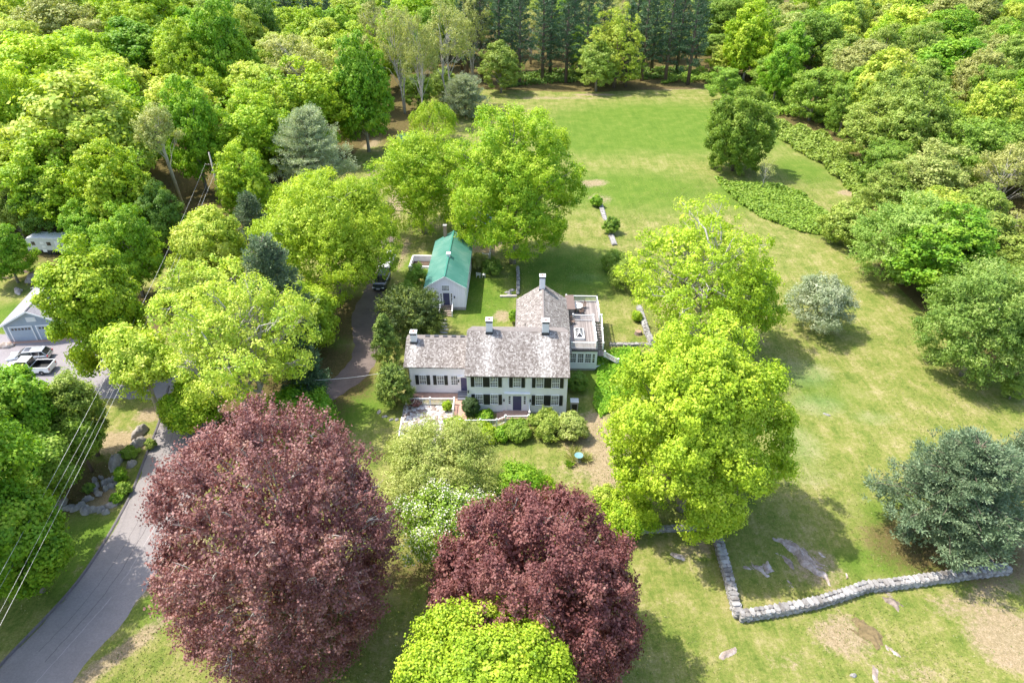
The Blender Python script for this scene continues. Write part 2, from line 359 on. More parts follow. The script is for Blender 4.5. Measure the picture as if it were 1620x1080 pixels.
KIND = dict(
 maple=dict(nb=70, rb=.24, npf=26, rp=.70, nl=32, L=.28, W=.22, jit=.66, sq=.75, inner=200, full=True, zmin=-.85, twig=1, nlimb=22),
 open=dict(nb=60, rb=.22, npf=15, rp=.60, nl=22, L=.25, W=.20, jit=.45, sq=.6, inner=50, nlimb=50, twig=4, lr=.36, gaps=.1, stems=3),
 beech=dict(nb=260, rb=.12, npf=16, rp=.55, nl=30, L=.17, W=.13, jit=.86, sq=1.0, inner=420, ir=.86, ax=(1.7,.5,.5), up=.55, dj=.3, k=(.7,.5,.3,.9), full=True, zmin=-.92, nlimb=60, lr=.16, twig=2, surf=240, lump=.05),
 beech2=dict(nb=300, rb=.10, npf=14, rp=.5, nl=30, L=.17, W=.13, jit=.88, sq=1.0, inner=420, ir=.86, ax=(1.2,.75,.75), up=.4, dj=.25, k=(.7,.6,.3,.8), full=True, zmin=-.92, nlimb=30, lr=.2, surf=60, lump=.06),
 forest=dict(nb=56, rb=.26, npf=20, rp=.62, nl=24, L=.33, W=.26, jit=.60, sq=.75, inner=90, zmin=-.9, full=True, nlimb=12),
 forest2=dict(nb=66, rb=.22, npf=16, rp=.58, nl=22, L=.30, W=.21, jit=.62, sq=.6, inner=90, zmin=-.9, full=True, nlimb=14, twig=1),
 sparse=dict(nb=60, rb=.2, npf=13, rp=.62, nl=13, L=.28, W=.2, jit=.45, sq=.8, inner=0, zmin=-.5, nlimb=34, twig=4, lr=.22, gaps=.12, tr=.017, prof='egg'),
 feather=dict(nb=80, rb=.2, npf=18, rp=.62, nl=26, L=.24, W=.13, jit=.58, sq=.4, inner=110, ax=(1.9,.75,.3), up=-.15, dj=.3, zmin=-.8, full=True, nlimb=16),
 shrub=dict(nb=30, rb=.27, npf=14, rp=.3, nl=22, L=.16, W=.12, jit=.55, sq=.8, inner=20, zmin=-.6, full=True, nlimb=6, tr=.02),
 smallcone=dict(nb=60, rb=.22, npf=14, rp=.26, nl=20, L=.17, W=.09, jit=.85, prof='cone', zmin=-.95, full=True, inner=40, nlimb=0, ax=(1.4,.7,.7), up=.6, lump=.02),
 yew=dict(nb=50, rb=.22, npf=16, rp=.38, nl=26, L=.2, W=.09, jit=.72, sq=.45, zmin=-.7, full=True, inner=30, nlimb=8, ax=(1.6,.7,.4)),
 weep=dict(nb=46, rb=.24, npf=16, rp=.6, nl=24, L=.26, W=.12, jit=.8, sq=.8, zmin=-.6, full=True, inner=30, nlimb=8, ax=(1.9,.4,.4), up=-1.5),
 pine=dict(pine=True, nb=90, rp=.55, nl=20, L=.38, W=.12, zb=.16, pw=.75, tr=.018, dens=3.0),
 pinefull=dict(pine=True, nb=120, rp=.6, nl=22, L=.34, W=.12, zb=.04, pw=.85, pe=.5, el=.2, tr=.02, dens=3.4, ax=(1.1, 1, .6)),
)
def fit(cx, cy, hw, hh, bottom=1.0, f=1.0):
    """crown ellipsoid (metres) whose outline is hw x hh pixels around (cx, cy), its lowest leaves at z = bottom"""
    z = 8.0
    for _ in range(12):
        c = at(cx, cy, z); d = proj(c.x, c.y, z)[2]; s = FPX / d; r = hw / s
        dep = math.atan2(H - z, math.hypot(c.x, c.y)); a = hh / s
        rz = math.sqrt(max((a*a - (r*math.sin(dep))**2), (.45*r)**2 * math.cos(dep)**2)) / math.cos(dep)
        rz = min(rz, r * 2.2); z = .5*z + .5*(bottom + rz)
    c = at(cx, cy, z)
    return c, r, rz, z
def tree_px(name, label, cat, cx, cy, hw, hh, kind, seed, leafm, barkm='grey', bottom=1.0, group=None, **over):
    c, r, rz, z = fit(cx, cy, hw, hh, bottom)
    if KIND[kind].get('pine'):   # cone: its centre of mass sits lower
        return make_tree(name, label, cat, (c.x, c.y, 0), r, rz, z, kind, seed, leafm, barkm, group, **over)
    return make_tree(name, label, cat, (c.x, c.y, 0), r, rz, z, kind, seed, leafm, barkm, group, **over)
def copy_tree(o, parent=None):
    c = o.copy(); COL.objects.link(c); c.parent = parent
    for ch in [q for q in bpy.data.objects if q.parent == o]: copy_tree(ch, c)
    return c
def copy_thing(root, kids, loc, rz, sc):
    c = root.copy(); COL.objects.link(c); c.location = loc; c.rotation_euler = (0, 0, rz); c.scale = sc
    for k in kids:
        d = k.copy(); COL.objects.link(d); d.parent = c
    return c
# ------------------------------------------------------------------ ground
def inforest(x, y):
    """1 inside the woods (world metres)"""
    x = np.asarray(x, float); y = np.asarray(y, float)
    left = (x < -36 - np.clip((150 - y)*.25, -10, 22)) & (y > 100)
    top = (y > 205 + np.abs(x-20)*.12) & (x > -80) & (x < 62)
    topl = (x < -28) & (y > 178)
    xr = np.interp(y, [40, 62, 76, 97, 129, 150, 172, 200, 215], [64, 62, 59, 58.5, 69, 71, 71, 62, 56])
    right = (x > xr) & (y > 55)
    return (left | top | topl | right).astype(float)
def build_ground():
    xs = np.concatenate([[-1500, -800, -450, -250, -170], np.arange(-135, 136, 1.0), [170, 250, 450, 800, 1500]])
    ys = np.concatenate([[-300, -60, -10], np.arange(5, 280, 1.0), [300, 340, 420, 600, 1000, 2500]])
    X, Y = np.meshgrid(xs, ys); nx, ny = len(xs), len(ys)
    V = np.stack([X.ravel(), Y.ravel(), np.zeros(X.size)], 1)
    i = np.arange(nx*ny).reshape(ny, nx); F = np.stack([i[:-1, :-1], i[:-1, 1:], i[1:, 1:], i[1:, :-1]], -1).reshape(-1, 4)
    x, y = V[:, 0], V[:, 1]
    def blobs(lst):
        w = np.zeros(len(x))
        for px, py, rx, ry, a, rot in lst:
            c = at(px, py); ca, sa = math.cos(R_(rot)), math.sin(R_(rot)); dx, dy = x - c.x, y - c.y
            u = (dx*ca + dy*sa) / rx; v = (-dx*sa + dy*ca) / ry
            w = np.maximum(w, a * np.clip(1.35 - np.sqrt(u*u + v*v), 0, 1))
        return w
    dirt = blobs([  # bare or thin ground
        (958,720,5,6,.95,20),(940,680,3.5,5,.8,0),(975,770,4,4,.8,0),(1000,790,5,3,.6,0),(905,750,6,3,.5,0),
        (700,455,2,3,.2,0),(1600,1010,5,4,.85,0),(1520,960,5,2.5,.6,0),(1335,1005,4,3,.7,0),(1430,1065,5,3,.5,0),(1240,1045,4,2,.5,0),(1580,930,5,2,.6,10),
        (1110,870,3,2,.6,0),(1300,900,4,4,.6,0),(600,270,3,10,.9,0),(585,225,4,8,.8,0),(628,320,3,10,.8,0),(640,400,1.2,9,.75,0),
        (935,290,5,3,.75,20),(950,315,4,4,.6,0),(880,155,22,2.6,.6,0),(940,150,8,1.5,1,0),(1060,140,12,2,1,0),(1280,235,3,10,.6,20),(1345,305,3,2,1,0),
        (1330,810,3,3,.3,0),(240,655,2.5,2,.9,0),(185,700,4,3,.85,0),(160,790,3,2.5,.9,0),(215,700,4,2,.8,0),(240,520,5,6,.9,0),(1560,880,7,3,.95,0),(1400,690,4,2,.3,0),
        (770,380,4,8,.9,0),(940,520,1.5,4,.3,0),(1000,545,3,1,.6,0),(795,500,2,2.5,.7,0),(680,640,5,2,.6,0),(905,610,2,1.2,.8,0),(850,690,8,2,.3,0),
        (150,960,1.0,14,.6,-25),(215,800,.9,14,.6,-12),(180,1040,1.2,8,.8,-38),(270,900,1.2,7,.8,-30),(60,420,4,4,.4,0),(1600,870,7,3,.8,0)])
    lush = blobs([(1050,200,40,26,1,0),(940,220,20,18,.8,0),(1000,300,26,16,.75,0),(900,430,12,10,.9,0),(1180,310,12,10,.8,0),(1270,270,9,14,.7,0),
        (760,470,6,9,1,0),(560,640,6,6,.8,0),(1300,620,7,5,.55,0),(1430,810,8,4,.6,0),(1390,890,6,2.5,.7,0),(130,880,8,6,.9,0),(250,960,3,4,.6,0),(40,500,8,5,1,0),(970,600,5,5,1,0),(640,420,3,6,.6,0),
        (830,700,5,2,.5,0),(980,470,5,5,.3,0)])
    litter_and_shade = blobs([(225,500,9,9,1,0),(120,420,9,10,.8,0),(640,200,10,20,.9,0),(620,150,16,16,1,0),(520,650,5,5,.55,0),(500,600,9,9,1,0),(560,500,8,8,.9,0),(300,340,9,14,1,0),(400,640,7,6,1,0),
        (440,950,9,8,.9,0),(850,1000,8,7,.8,0),(660,900,6,4,.6,0),(1100,740,7,6,.8,0),(1500,860,9,5,1,0),(80,640,6,6,1,0),(110,770,5,5,1,0),(20,380,14,14,1,0),(480,150,26,36,1,0),(760,360,4,6,1,0),(1350,250,8,9,.8,0)])  # leaf litter; around the camper it paints tree shade over the grass
    litter_and_shade = np.maximum(litter_and_shade, inforest(x, y))
    teal = blobs([(1270,590,5,4,.9,0),(1290,640,5,3,.8,0),(1260,700,4,5,.8,0),(1380,660,4,2,.7,0),(1010,440,4,3,.7,0),(930,440,5,3,.6,0),(1270,750,6,3,.6,0),(1200,890,4,2,.5,0)])
    # soften the rectangular sampling
    me = np_mesh('ground', V, F, None, {'dirt': ('POINT', dirt), 'lush': ('POINT', lush), 'litter_and_shade': ('POINT', litter_and_shade), 'teal': ('POINT', teal)})
    m, nt, b, o = mat('ground_lawn'); L = nt.links
    tc = nt.nodes.new('ShaderNodeTexCoord').outputs['Object']
    def A(n): return N(nt, 'ShaderNodeAttribute', attribute_name=n).outputs['Fac']
    nbig = noise(nt, .06, 3, .5, tc); nmid = noise(nt, .35, 5, .65, tc); nfin = noise(nt, 2.2, 6, .75, tc); nvf = noise(nt, 9, 4, .8, tc)
    mp = N(nt, 'ShaderNodeMapping'); mp.inputs['Rotation'].default_value = (0, 0, R_(35)); mp.inputs['Scale'].default_value = (1.4, .12, 1); L.new(tc, mp.inputs[0])
    nst = noise(nt, .9, 5, .7, mp.outputs[0])
    g = ramp(nt, [(.36, (.075,.115,.020)), (.44, (.13,.168,.032)), (.50, (.185,.20,.05)), (.56, (.255,.235,.088)), (.66, (.37,.31,.175))])
    v = mth(nt, 'ADD', mth(nt, 'MULTIPLY', nmid, .42), mth(nt, 'MULTIPLY', nst, .22)); v = mth(nt, 'ADD', v, mth(nt, 'MULTIPLY', nfin, .36)); L.new(v, g.inputs[0])
    gl = ramp(nt, [(.34, (.06,.118,.012)), (.5, (.10,.165,.02)), (.64, (.165,.20,.038))]); L.new(v, gl.inputs[0])
    def edge(w, amt=.9, lo=.42, hi=.62):
        s = mth(nt, 'ADD', mth(nt, 'MULTIPLY', w, 1.0), mth(nt, 'MULTIPLY', mth(nt, 'SUBTRACT', mth(nt, 'ADD', mth(nt, 'MULTIPLY', nmid, .45), mth(nt, 'MULTIPLY', nfin, .55)), .5), amt*1.6))
        r = N(nt, 'ShaderNodeMapRange', i_1=lo, i_2=hi); r.interpolation_type = 'SMOOTHSTEP'; L.new(s, r.inputs[0]); return r.outputs[0]
    c = mixc(nt, edge(A('lush'), .35, .2, .8), g.outputs[0], gl.outputs[0])
    c = mixc(nt, mth(nt, 'MULTIPLY', edge(A('teal'), .9, .3, .9), .22), c, (.17,.27,.15))
    d = ramp(nt, [(.3, (.19,.14,.08)), (.5, (.30,.225,.145)), (.68, (.41,.32,.235))]); L.new(mth(nt, 'ADD', mth(nt, 'MULTIPLY', nfin, .6), mth(nt, 'MULTIPLY', nvf, .4)), d.inputs[0])
    c = mixc(nt, mth(nt, 'MULTIPLY', edge(A('dirt'), .9, .40, .72), .85), c, d.outputs[0])
    lt = ramp(nt, [(.3, (.045,.05,.014)), (.5, (.10,.075,.03)), (.7, (.20,.125,.07))]); L.new(mth(nt, 'ADD', mth(nt, 'MULTIPLY', nfin, .5), mth(nt, 'MULTIPLY', nvf, .5)), lt.inputs[0])
    c = mixc(nt, mth(nt, 'MULTIPLY', edge(A('litter_and_shade'), .8, .35, .75), .9), c, lt.outputs[0])
    # tiny blades and clover speckle
    ntf = noise(nt, 3.6, 5, .9, tc); sp = ramp(nt, [(.36, (.55,.58,.5)), (.5, (.98,.98,.96)), (.64, (1.42,1.38,1.35))]); L.new(mth(nt, 'ADD', mth(nt, 'MULTIPLY', nvf, .45), mth(nt, 'MULTIPLY', ntf, .55)), sp.inputs[0])
    sxy = nt.nodes.new('ShaderNodeSeparateXYZ'); L.new(tc, sxy.inputs[0])
    mw = mth(nt, 'SINE', mth(nt, 'MULTIPLY', mth(nt, 'ADD', sxy.outputs[0], mth(nt, 'MULTIPLY', nmid, 1.2)), 3.4)); c = mixc(nt, mth(nt, 'MULTIPLY', mth(nt, 'GREATER_THAN', mw, 0.0), .012), c, (.32,.36,.10))
    c = mixc(nt, .85, c, sp.outputs[0], 'MULTIPLY')
    L.new(c, b.inputs['Base Color']); b.inputs['Roughness'].default_value = .95; b.inputs['Specular IOR Level'].default_value = .1
    bn = N(nt, 'ShaderNodeBump', i_Strength=.6, i_Distance=.12); L.new(mth(nt, 'ADD', nvf, nfin), bn.inputs['Height']); L.new(bn.outputs[0], b.inputs['Normal'])
    me.materials.append(m)
    o = bpy.data.objects.new('ground', me); link(o); tag(o, kind='structure')
build_ground()

# ------------------------------------------------------------------ road, driveways, paths
def strip(name, pts, widths, z, m, kerb=None, sub=8):
    P = [Vector((p[0], p[1], 0)) for p in pts]; Q = []; Wd = []
    for i in range(len(P)-1):
        p0, p1, p2, p3 = P[max(i-1, 0)], P[i], P[i+1], P[min(i+2, len(P)-1)]
        for k in range(sub):
            t = k/sub; Q.append(.5*((2*p1) + (p2-p0)*t + (2*p0-5*p1+4*p2-p3)*t*t + (3*p1-p0-3*p2+p3)*t**3)); Wd.append(widths[i]*(1-t) + widths[i+1]*t)
    Q.append(P[-1]); Wd.append(widths[-1]); V = []; UV = []; L = 0; nx = 9
    rnd = random.Random(5)
    for i, q in enumerate(Q):
        d = (Q[min(i+1, len(Q)-1)] - Q[max(i-1, 0)]).normalized(); n = Vector((-d.y, d.x, 0))
        if i: L += (q - Q[i-1]).length
        for j in range(nx):
            u = j/(nx-1)*2 - 1; jit = rnd.uniform(-.16, .16) if abs(u) == 1 else 0
            V.append(q + n * (u*Wd[i]/2 + jit) + Vector((0, 0, z))); UV.append((u*Wd[i]/2, L))
    F = [(i*nx+j, i*nx+nx+j, i*nx+nx+j+1, i*nx+j+1)[::-1] for i in range(len(Q)-1) for j in range(nx-1)]
    me = np_mesh(name, [tuple(v) for v in V], F, m, uv=UV); o = link(bpy.data.objects.new(name, me)); tag(o, kind='structure')
    return o, Q, Wd
def ramp_grit(nt, f):
    r = ramp(nt, [(.35, (.72,.72,.72)), (.65, (1.2,1.2,1.2))]); nt.links.new(f, r.inputs[0]); return r.outputs[0]
def asphalt(name, a, b, seam=True, rough=.9):
    m, nt, p, o = mat(name); L = nt.links
    tc = nt.nodes.new('ShaderNodeTexCoord'); uv = tc.outputs['UV']; ob = tc.outputs['Object']
    f = mth(nt, 'ADD', mth(nt, 'MULTIPLY', noise(nt, .5, 5, .7, ob), .6), mth(nt, 'MULTIPLY', noise(nt, 14, 4, .8, ob), .4))
    r = ramp(nt, [(.3, a), (.7, b)]); L.new(f, r.inputs[0]); c = r.outputs[0]
    if seam:
        sx = nt.nodes.new('ShaderNodeSeparateXYZ'); L.new(uv, sx.inputs[0])
        wob = mth(nt, 'MULTIPLY', mth(nt, 'SUBTRACT', noise(nt, .35, 4, .6, uv), .5), .5)
        for pos, wd, col, th in ((.15, .028, tuple(x*.45 for x in a), .50), (1.25, .022, tuple(x*.55 for x in a), .5), (-.6, .035, tuple(min(1, x*1.25) for x in b), .47)):
            dd = mth(nt, 'ABSOLUTE', mth(nt, 'SUBTRACT', mth(nt, 'ADD', sx.outputs[0], wob), pos))
            ln = mth(nt, 'LESS_THAN', dd, wd); cv = nt.nodes.new('ShaderNodeCombineXYZ'); L.new(sx.outputs[1], cv.inputs[1]); cv.inputs[0].default_value = pos*7; gate = mth(nt, 'GREATER_THAN', noise(nt, .07, 2, .5, cv.outputs[0]), th - .06)
            c = mixc(nt, mth(nt, 'MULTIPLY', mth(nt, 'MULTIPLY', ln, gate), .8), c, col)
    c = mixc(nt, .5, c, ramp_grit(nt, noise(nt, 5, 5, .85, ob)), 'MULTIPLY')
    L.new(c, p.inputs['Base Color']); p.inputs['Roughness'].default_value = rough; p.inputs['Specular IOR Level'].default_value = .2
    bn = N(nt, 'ShaderNodeBump', i_Strength=.25, i_Distance=.02); L.new(noise(nt, 40, 3, .7, ob), bn.inputs['Height']); L.new(bn.outputs[0], p.inputs['Normal'])
    return m
M_ROAD = asphalt('asphalt_road', (.205,.182,.176), (.285,.258,.250))
M_DRIVE = asphalt('asphalt_drive', (.10,.08,.07), (.20,.155,.135), False)
M_NDRV = asphalt('asphalt_neighbour', (.20,.18,.185), (.28,.255,.26), False)
def gp(px, py): v = at(px, py); return (v.x, v.y)
road_l = [(-60, 1130), (0, 1055), (125, 920), (200, 800), (233, 720), (255, 663), (267, 617), (283, 560), (310, 500), (330, 440)]
rp = []
for (a, b) in road_l:
    g = gp(a, b); rp.append((g[0], g[1]))
# centre line = left edge shifted to the right by half a width
cl = []; RW = 6.3
for i, g in enumerate(rp):
    a = Vector(rp[max(i-1, 0)]); b = Vector(rp[min(i+1, len(rp)-1)]); d = (b - a).normalized(); n = Vector((d.y, -d.x)); cl.append((g[0] + n.x*RW/2, g[1] + n.y*RW/2))
ro, RQ, RWD = strip('road', cl, [RW]*len(cl), .004, M_ROAD)
kb = MB()
M_KERB = pmat('kerb_asphalt', (.13,.115,.12), .9, var=.25, scale=4, bump=.3)
prev = None
for i, q in enumerate(RQ):
    d = (RQ[min(i+1, len(RQ)-1)] - RQ[max(i-1, 0)]).normalized(); n = Vector((-d.y, d.x, 0))
    a = q + n*(RW/2 - .02); b = q + n*(RW/2 + .26); cur = [a + Vector((0,0,0)), a + n*.07 + Vector((0,0,.12)), b - n*.05 + Vector((0,0,.12)), b]
    cur = [tuple(c) for c in cur]
    if prev and proj(q.x, q.y, 0)[1] > 600: kb.add(prev + cur, [(0,4,5,1)[::-1], (1,5,6,2)[::-1], (2,6,7,3)[::-1]])
    prev = cur
o = kb.build('kerb', M_KERB, smooth=True); tag(o, kind='structure')
dp = [(395,700),(450,660),(515,622),(560,590),(582,550),(578,500),(592,460),(604,430),(612,390),(612,350)]
strip('driveway', [gp(*p) for p in dp], [3.8,3.6,3.4,3.4,3.6,3.6,3.0,2.8,2.5,2.2], .008, M_DRIVE)
strip('neighbour_driveway', [gp(310,610), gp(240,606), gp(150,598), gp(70,580), gp(20,572), gp(-60,570)], [7,6,8,12,13,12], .012, M_NDRV)
# ------------------------------------------------------------------ stones and walls
def stonemat(name, a, b, c, sc=1.2):
    m, nt, p, o = mat(name); L = nt.links
    tc = nt.nodes.new('ShaderNodeTexCoord').outputs['Object']
    isl = nt.nodes.new('ShaderNodeNewGeometry').outputs['Random Per Island']
    f = mth(nt, 'ADD', mth(nt, 'MULTIPLY', noise(nt, sc, 6, .7, tc), .75), mth(nt, 'MULTIPLY', isl, .25))
    r = ramp(nt, [(.3, a), (.5, b), (.72, c)]); L.new(f, r.inputs[0]); L.new(r.outputs[0], p.inputs['Base Color']); p.inputs['Roughness'].default_value = .9
    bn = N(nt, 'ShaderNodeBump', i_Strength=.6, i_Distance=.05); L.new(noise(nt, sc*5, 6, .7, tc), bn.inputs['Height']); L.new(bn.outputs[0], p.inputs['Normal'])
    return m
M_STONE = stonemat('stone_grey', (.13,.115,.10), (.27,.255,.24), (.43,.415,.395), 1.6)
M_ROCK = stonemat('rock_ledge', (.11,.085,.06), (.30,.24,.20), (.62,.56,.53), 1.6)
M_BOULD = stonemat('boulder_grey', (.17,.145,.12), (.30,.265,.23), (.52,.48,.43), 1.1)
def blockmesh(mb, c, sx, sy, sz, rz, rnd, j=.26, tilt=.12):
    """irregular many-sided stone"""
    M = Matrix.Translation(c) @ Matrix.Rotation(rz, 4, 'Z') @ Matrix.Rotation(rnd.uniform(-tilt, tilt), 4, 'X') @ Matrix.Rotation(rnd.uniform(-tilt, tilt), 4, 'Y')
    vs = []
    for z, k in ((-.5, 1), (.28, 1), (.5, .8)):
        for a in range(6):
            t = a*math.pi/3 + .5; cx, cy = math.cos(t), math.sin(t); q = 1/max(abs(cx), abs(cy))*.5
            vs.append(M @ Vector((cx*q*sx*k*(1 + rnd.uniform(-j, j)), cy*q*sy*k*(1 + rnd.uniform(-j, j)), z*sz*(1 + rnd.uniform(-j, j)*.6))))
    fs = [tuple(range(5, -1, -1)), tuple(range(12, 18))]
    for l in (0, 6):
        for a in range(6): fs.append((l+a, l+(a+1)%6, l+6+(a+1)%6, l+6+a))
    mb.add(vs, fs)
def stone_wall(label, pts, w, h, seed, m=None, step=.42, group=None):
    rnd = random.Random(seed); mb = MB(); P = [Vector((*gp(*p), 0)) for p in pts]; org = P[0].copy()
    for a, b in zip(P, P[1:]):
        d = b - a; L = d.length; d.normalize(); n = Vector((-d.y, d.x, 0)); rz = math.atan2(d.y, d.x); k = max(1, int(L/step))
        mb.box(0, L, -w*.4, w*.4, -.02, h*.78, 0, Matrix.Translation(a - org) @ Matrix.Rotation(rz, 4, 'Z'))
        courses = max(2, int(h/.24))
        for i in range(k):
            s = (i + .5)*L/k
            for cz in range(courses):
                for sd in (-1, 1):
                    blockmesh(mb, a - org + d*(s + (cz % 2)*step*.5 + rnd.uniform(-.05, .05)) + n*sd*(w*.5 - .14 + rnd.uniform(-.03, .04)) + Vector((0, 0, (cz+.5)*h*.85/courses)), step*rnd.uniform(.75, 1.25), .3, h*.85/courses*1.05, rz, rnd)
            if rnd.random() < .6:
                blockmesh(mb, a - org + d*s + Vector((0, 0, h - .08)), step*rnd.uniform(.9, 1.2), w*rnd.uniform(.95, 1.08), .17, rz, rnd, .12, .04)
            else:
                for sd in (-1, 1): blockmesh(mb, a - org + d*(s + rnd.uniform(-.05, .05)) + n*sd*w*.25 + Vector((0, 0, h - .09 + rnd.uniform(-.03, .03))), step*rnd.uniform(.8, 1.15), w*.52, .17, rz, rnd, .14)
    o = mb.build('stone_wall', m or M_STONE, loc=org); tag(o, label, 'stone wall', group); return o
stone_wall('long L-shaped dry stone field wall of pale grey blocks on the lower right lawn', [(1130,840),(1141,880),(1152,920),(1161,958),(1168,978),(1200,974),(1245,966),(1290,957),(1330,945),(1370,931),(1410,928),(1450,922),(1500,915),(1545,909),(1592,903)], .85, .8, 3)
stone_wall('short low stone wall running under the big lime maple beside the copper beech', [(985,846),(1020,840),(1060,838),(1100,836),(1128,838)], .6, .45, 4)
stone_wall('broken line of pale stones between the two green bushes on the upper lawn', [(950,325),(956,345),(962,352)], .8, .35, 5)
stone_wall('pale stone remnant just below the rounder green bush on the upper lawn', [(966,372),(972,388)], .9, .35, 6)
stone_wall('low curved stone retaining wall right of the deck, by the tree stump', [(1010,487),(1018,510),(1024,530),(1032,545)], .8, .5, 7)
stone_wall('straight pale stone edging from the deck steps to the retaining wall', [(964,546),(985,546),(1010,546),(1034,547)], .55, .35, 8)
stone_wall('narrow stone wall between the small back lawn and the big mown lawn', [(819,424),(820,445),(819,466)], .5, .4, 9)
def rock(label, px, py, L, Wd, hh, rot, seed, m=None, name='boulder', cat='boulder', group=None, rough=.28):
    rng = np.random.default_rng(seed); nu, nv = (13, 6) if name != 'rock_ledge' else (30, 10); V = []
    ph = rng.random((9, 3))*6.28; fr = rng.normal(size=(9, 3))*2.2
    for i in range(nv+1):
        for j in range(nu):
            a = 2*math.pi*j/nu; b = (i/nv)*math.pi*.58; d = np.array([math.cos(a)*math.sin(b), math.sin(a)*math.sin(b), math.cos(b)])
            k = 1 + rough*np.mean(np.sin(fr@d + ph[:, 0]))*1.6 + rng.normal()*.025
            k *= .80 + .26*abs(math.cos(2.5*a + ph[0, 0] + 1.3*b))
            if name == 'rock_ledge': k *= 1 + .22*math.sin(5*a*1.7 + ph[1,0]) * math.sin(9*b) + .16*abs(math.sin(11*math.cos(a)*math.sin(b) + ph[2,0]))
            bl = 1.25 - .25*abs(d[0])**3
            V.append((d[0]*k*L/2 * (1.0 if name != 'rock_ledge' else 1.06 - .2*abs(d[0])), (abs(d[1])**.75*(1 if d[1] > 0 else -1) if name == 'rock_ledge' else d[1])*k*Wd/2, (d[2] + .05)*hh*k if i < nv else -.05))
    F = [(i*nu+j, (i+1)*nu+j, (i+1)*nu+(j+1)%nu, i*nu+(j+1)%nu) for i in range(nv) for j in range(nu)]
    me = np_mesh(name, V, F, m or M_BOULD); o = link(bpy.data.objects.new(name, me)); g = gp(px, py); o.location = (g[0], g[1], 0); o.rotation_euler = (0, 0, R_(rot))
    tag(o, label, cat, group); return o
def outcrop(label, px, py, L, Wd, hh, rot, seed, m=None, cut=.30):
    """ledge that breaks through the turf: the ridged surface dips below the ground between the exposed parts"""
    rng = np.random.default_rng(seed); nx, ny = int(L*14), max(12, int(Wd*14)); u, v = np.meshgrid(np.linspace(-1, 1, nx), np.linspace(-1, 1, ny))
    X = u*L/2; Y = v*Wd/2; z = np.zeros_like(X); tot = 0
    wx = .25*np.sin(X*1.7 + rng.random()*6) + .12*np.sin(X*4.1 + Y*2 + rng.random()*6)
    for k in range(7):
        f = 1.6*1.65**k; a = .62**k; th = rng.normal()*.16*(1 + k*.35); p = rng.random()*6.28
        z += a*(1 - np.abs(np.sin(((Y + wx)*math.cos(th) + X*.28*math.sin(th + rng.normal()*.5))*f + p + .6*np.sin(X*f*.35 + rng.random()*6)))); tot += a
    z = z/tot + .05*rng.normal(size=z.shape)*.4; r = np.sqrt(u**2 + v**2) * (1 + .18*np.sin(3*np.arctan2(v, u) + rng.random()*6)); z = (z - cut - .55*np.clip(r - .35, 0, 9))*hh*2.0
    z = np.maximum(z, -.25); V = np.stack([X, Y, z], -1).reshape(-1, 3); i = np.arange(nx*ny).reshape(ny, nx)
    F = np.stack([i[:-1, :-1], i[:-1, 1:], i[1:, 1:], i[1:, :-1]], -1).reshape(-1, 4); F = F[(V[F][:, :, 2].max(1) > -.03)]
    o = link(bpy.data.objects.new('rock_ledge', np_mesh('rock_ledge', V, F, m or M_ROCK))); g = gp(px, py); o.location = (g[0], g[1], 0); o.rotation_euler = (0, 0, R_(rot)); tag(o, label, 'rock')
outcrop('large broken ledge with pale and brown streaks inside the L-shaped wall', 1274,886, 6.6,3.6,.42, -56, 11, cut=.22)
outcrop('grey pointed rock left of the large ledge inside the wall corner', 1207,900, 2.3,1.7,.55, -60, 12, cut=.2)
outcrop('low pale rock strip on the grass left of the pointed rock', 1184,897, 1.8,.8,.25, -20, 13, cut=.25)
outcrop('small pale rock just below the large ledge near the long wall', 1250,924, 1.8,.9,.25, -55, 14, cut=.25)
outcrop('flat pale rock showing just in front of the long wall', 1414,950, 2.6,1.5,.2, -60, 15, cut=.25)
outcrop('mossy brown pear-shaped rock in the bare patch below the long wall', 1370,1000, 3.0,1.9,.20, -65, 16, pmat('rock_moss', (.15,.11,.05), .95, var=.45, scale=3, bump=.6), cut=.05)
outcrop('thin white rock streak near the lower right edge of the lawn', 1385,1062, 2.2,.9,.16, 80, 17, cut=.3)
rock('small round white stone at the bottom of the lawn', 1350,1068, .55,.4,.2, 0, 18, M_STONE, 'stone', 'stone')
outcrop('curved pale stone scrap on the grass below the wall corner', 1152,1033, 2.2,1.4,.16, 20, 19, cut=.36)
outcrop('narrow pale rock pair right of the mossy rock', 1416,1030, 1.6,1.0,.18, -70, 20, cut=.32)
outcrop('pale scrap of rock on the lawn under the short wall', 1073,880, 1.8,1.1,.18, -40, 21, cut=.32)
rock('small white stone alone in the open right-hand lawn', 1308,656, .9,.3,.15, -35, 22, M_STONE, 'stone', 'stone')
rock('tall pale boulder at the road verge, uppermost of the garden boulders', 223,686, 2.4,.9,.9, 70, 31)
rock('pale boulder directly below the uppermost verge boulder', 219,705, 2.2,.8,.8, 55, 32)
rock('big upright brown-grey boulder in the middle of the rock garden', 184,734, 2.4,1.2,1.0, 95, 33)
rock('squat boulder between the brown-grey boulder and the road', 210,735, 1.3,.8,.6, 60, 34)
rock('rounded dark grey boulder under the left trees at the garden edge', 93,802, 1.9,1.1,.9, 80, 35)
rock('angular slab stone at the road end of the stone edging', 176,800, 1.4,.7,.45, 35, 36)
rock('dark slate stone lying in the leaf mulch', 156,781, 1.1,.7,.4, -30, 37)
rr = random.Random(3)
for i, (px, py) in enumerate([(150,760),(160,756),(165,766),(172,762),(180,759),(154,768),(168,774),(176,770),(150,775),(186,764)]):
    rock('loose grey stone in the heap in the middle of the rock garden', px, py, rr.uniform(.6, 1.1), rr.uniform(.4, .6), rr.uniform(.3, .5), rr.uniform(0, 180), 50+i, M_STONE, 'stone', 'stone', 'stone heap in the rock garden')
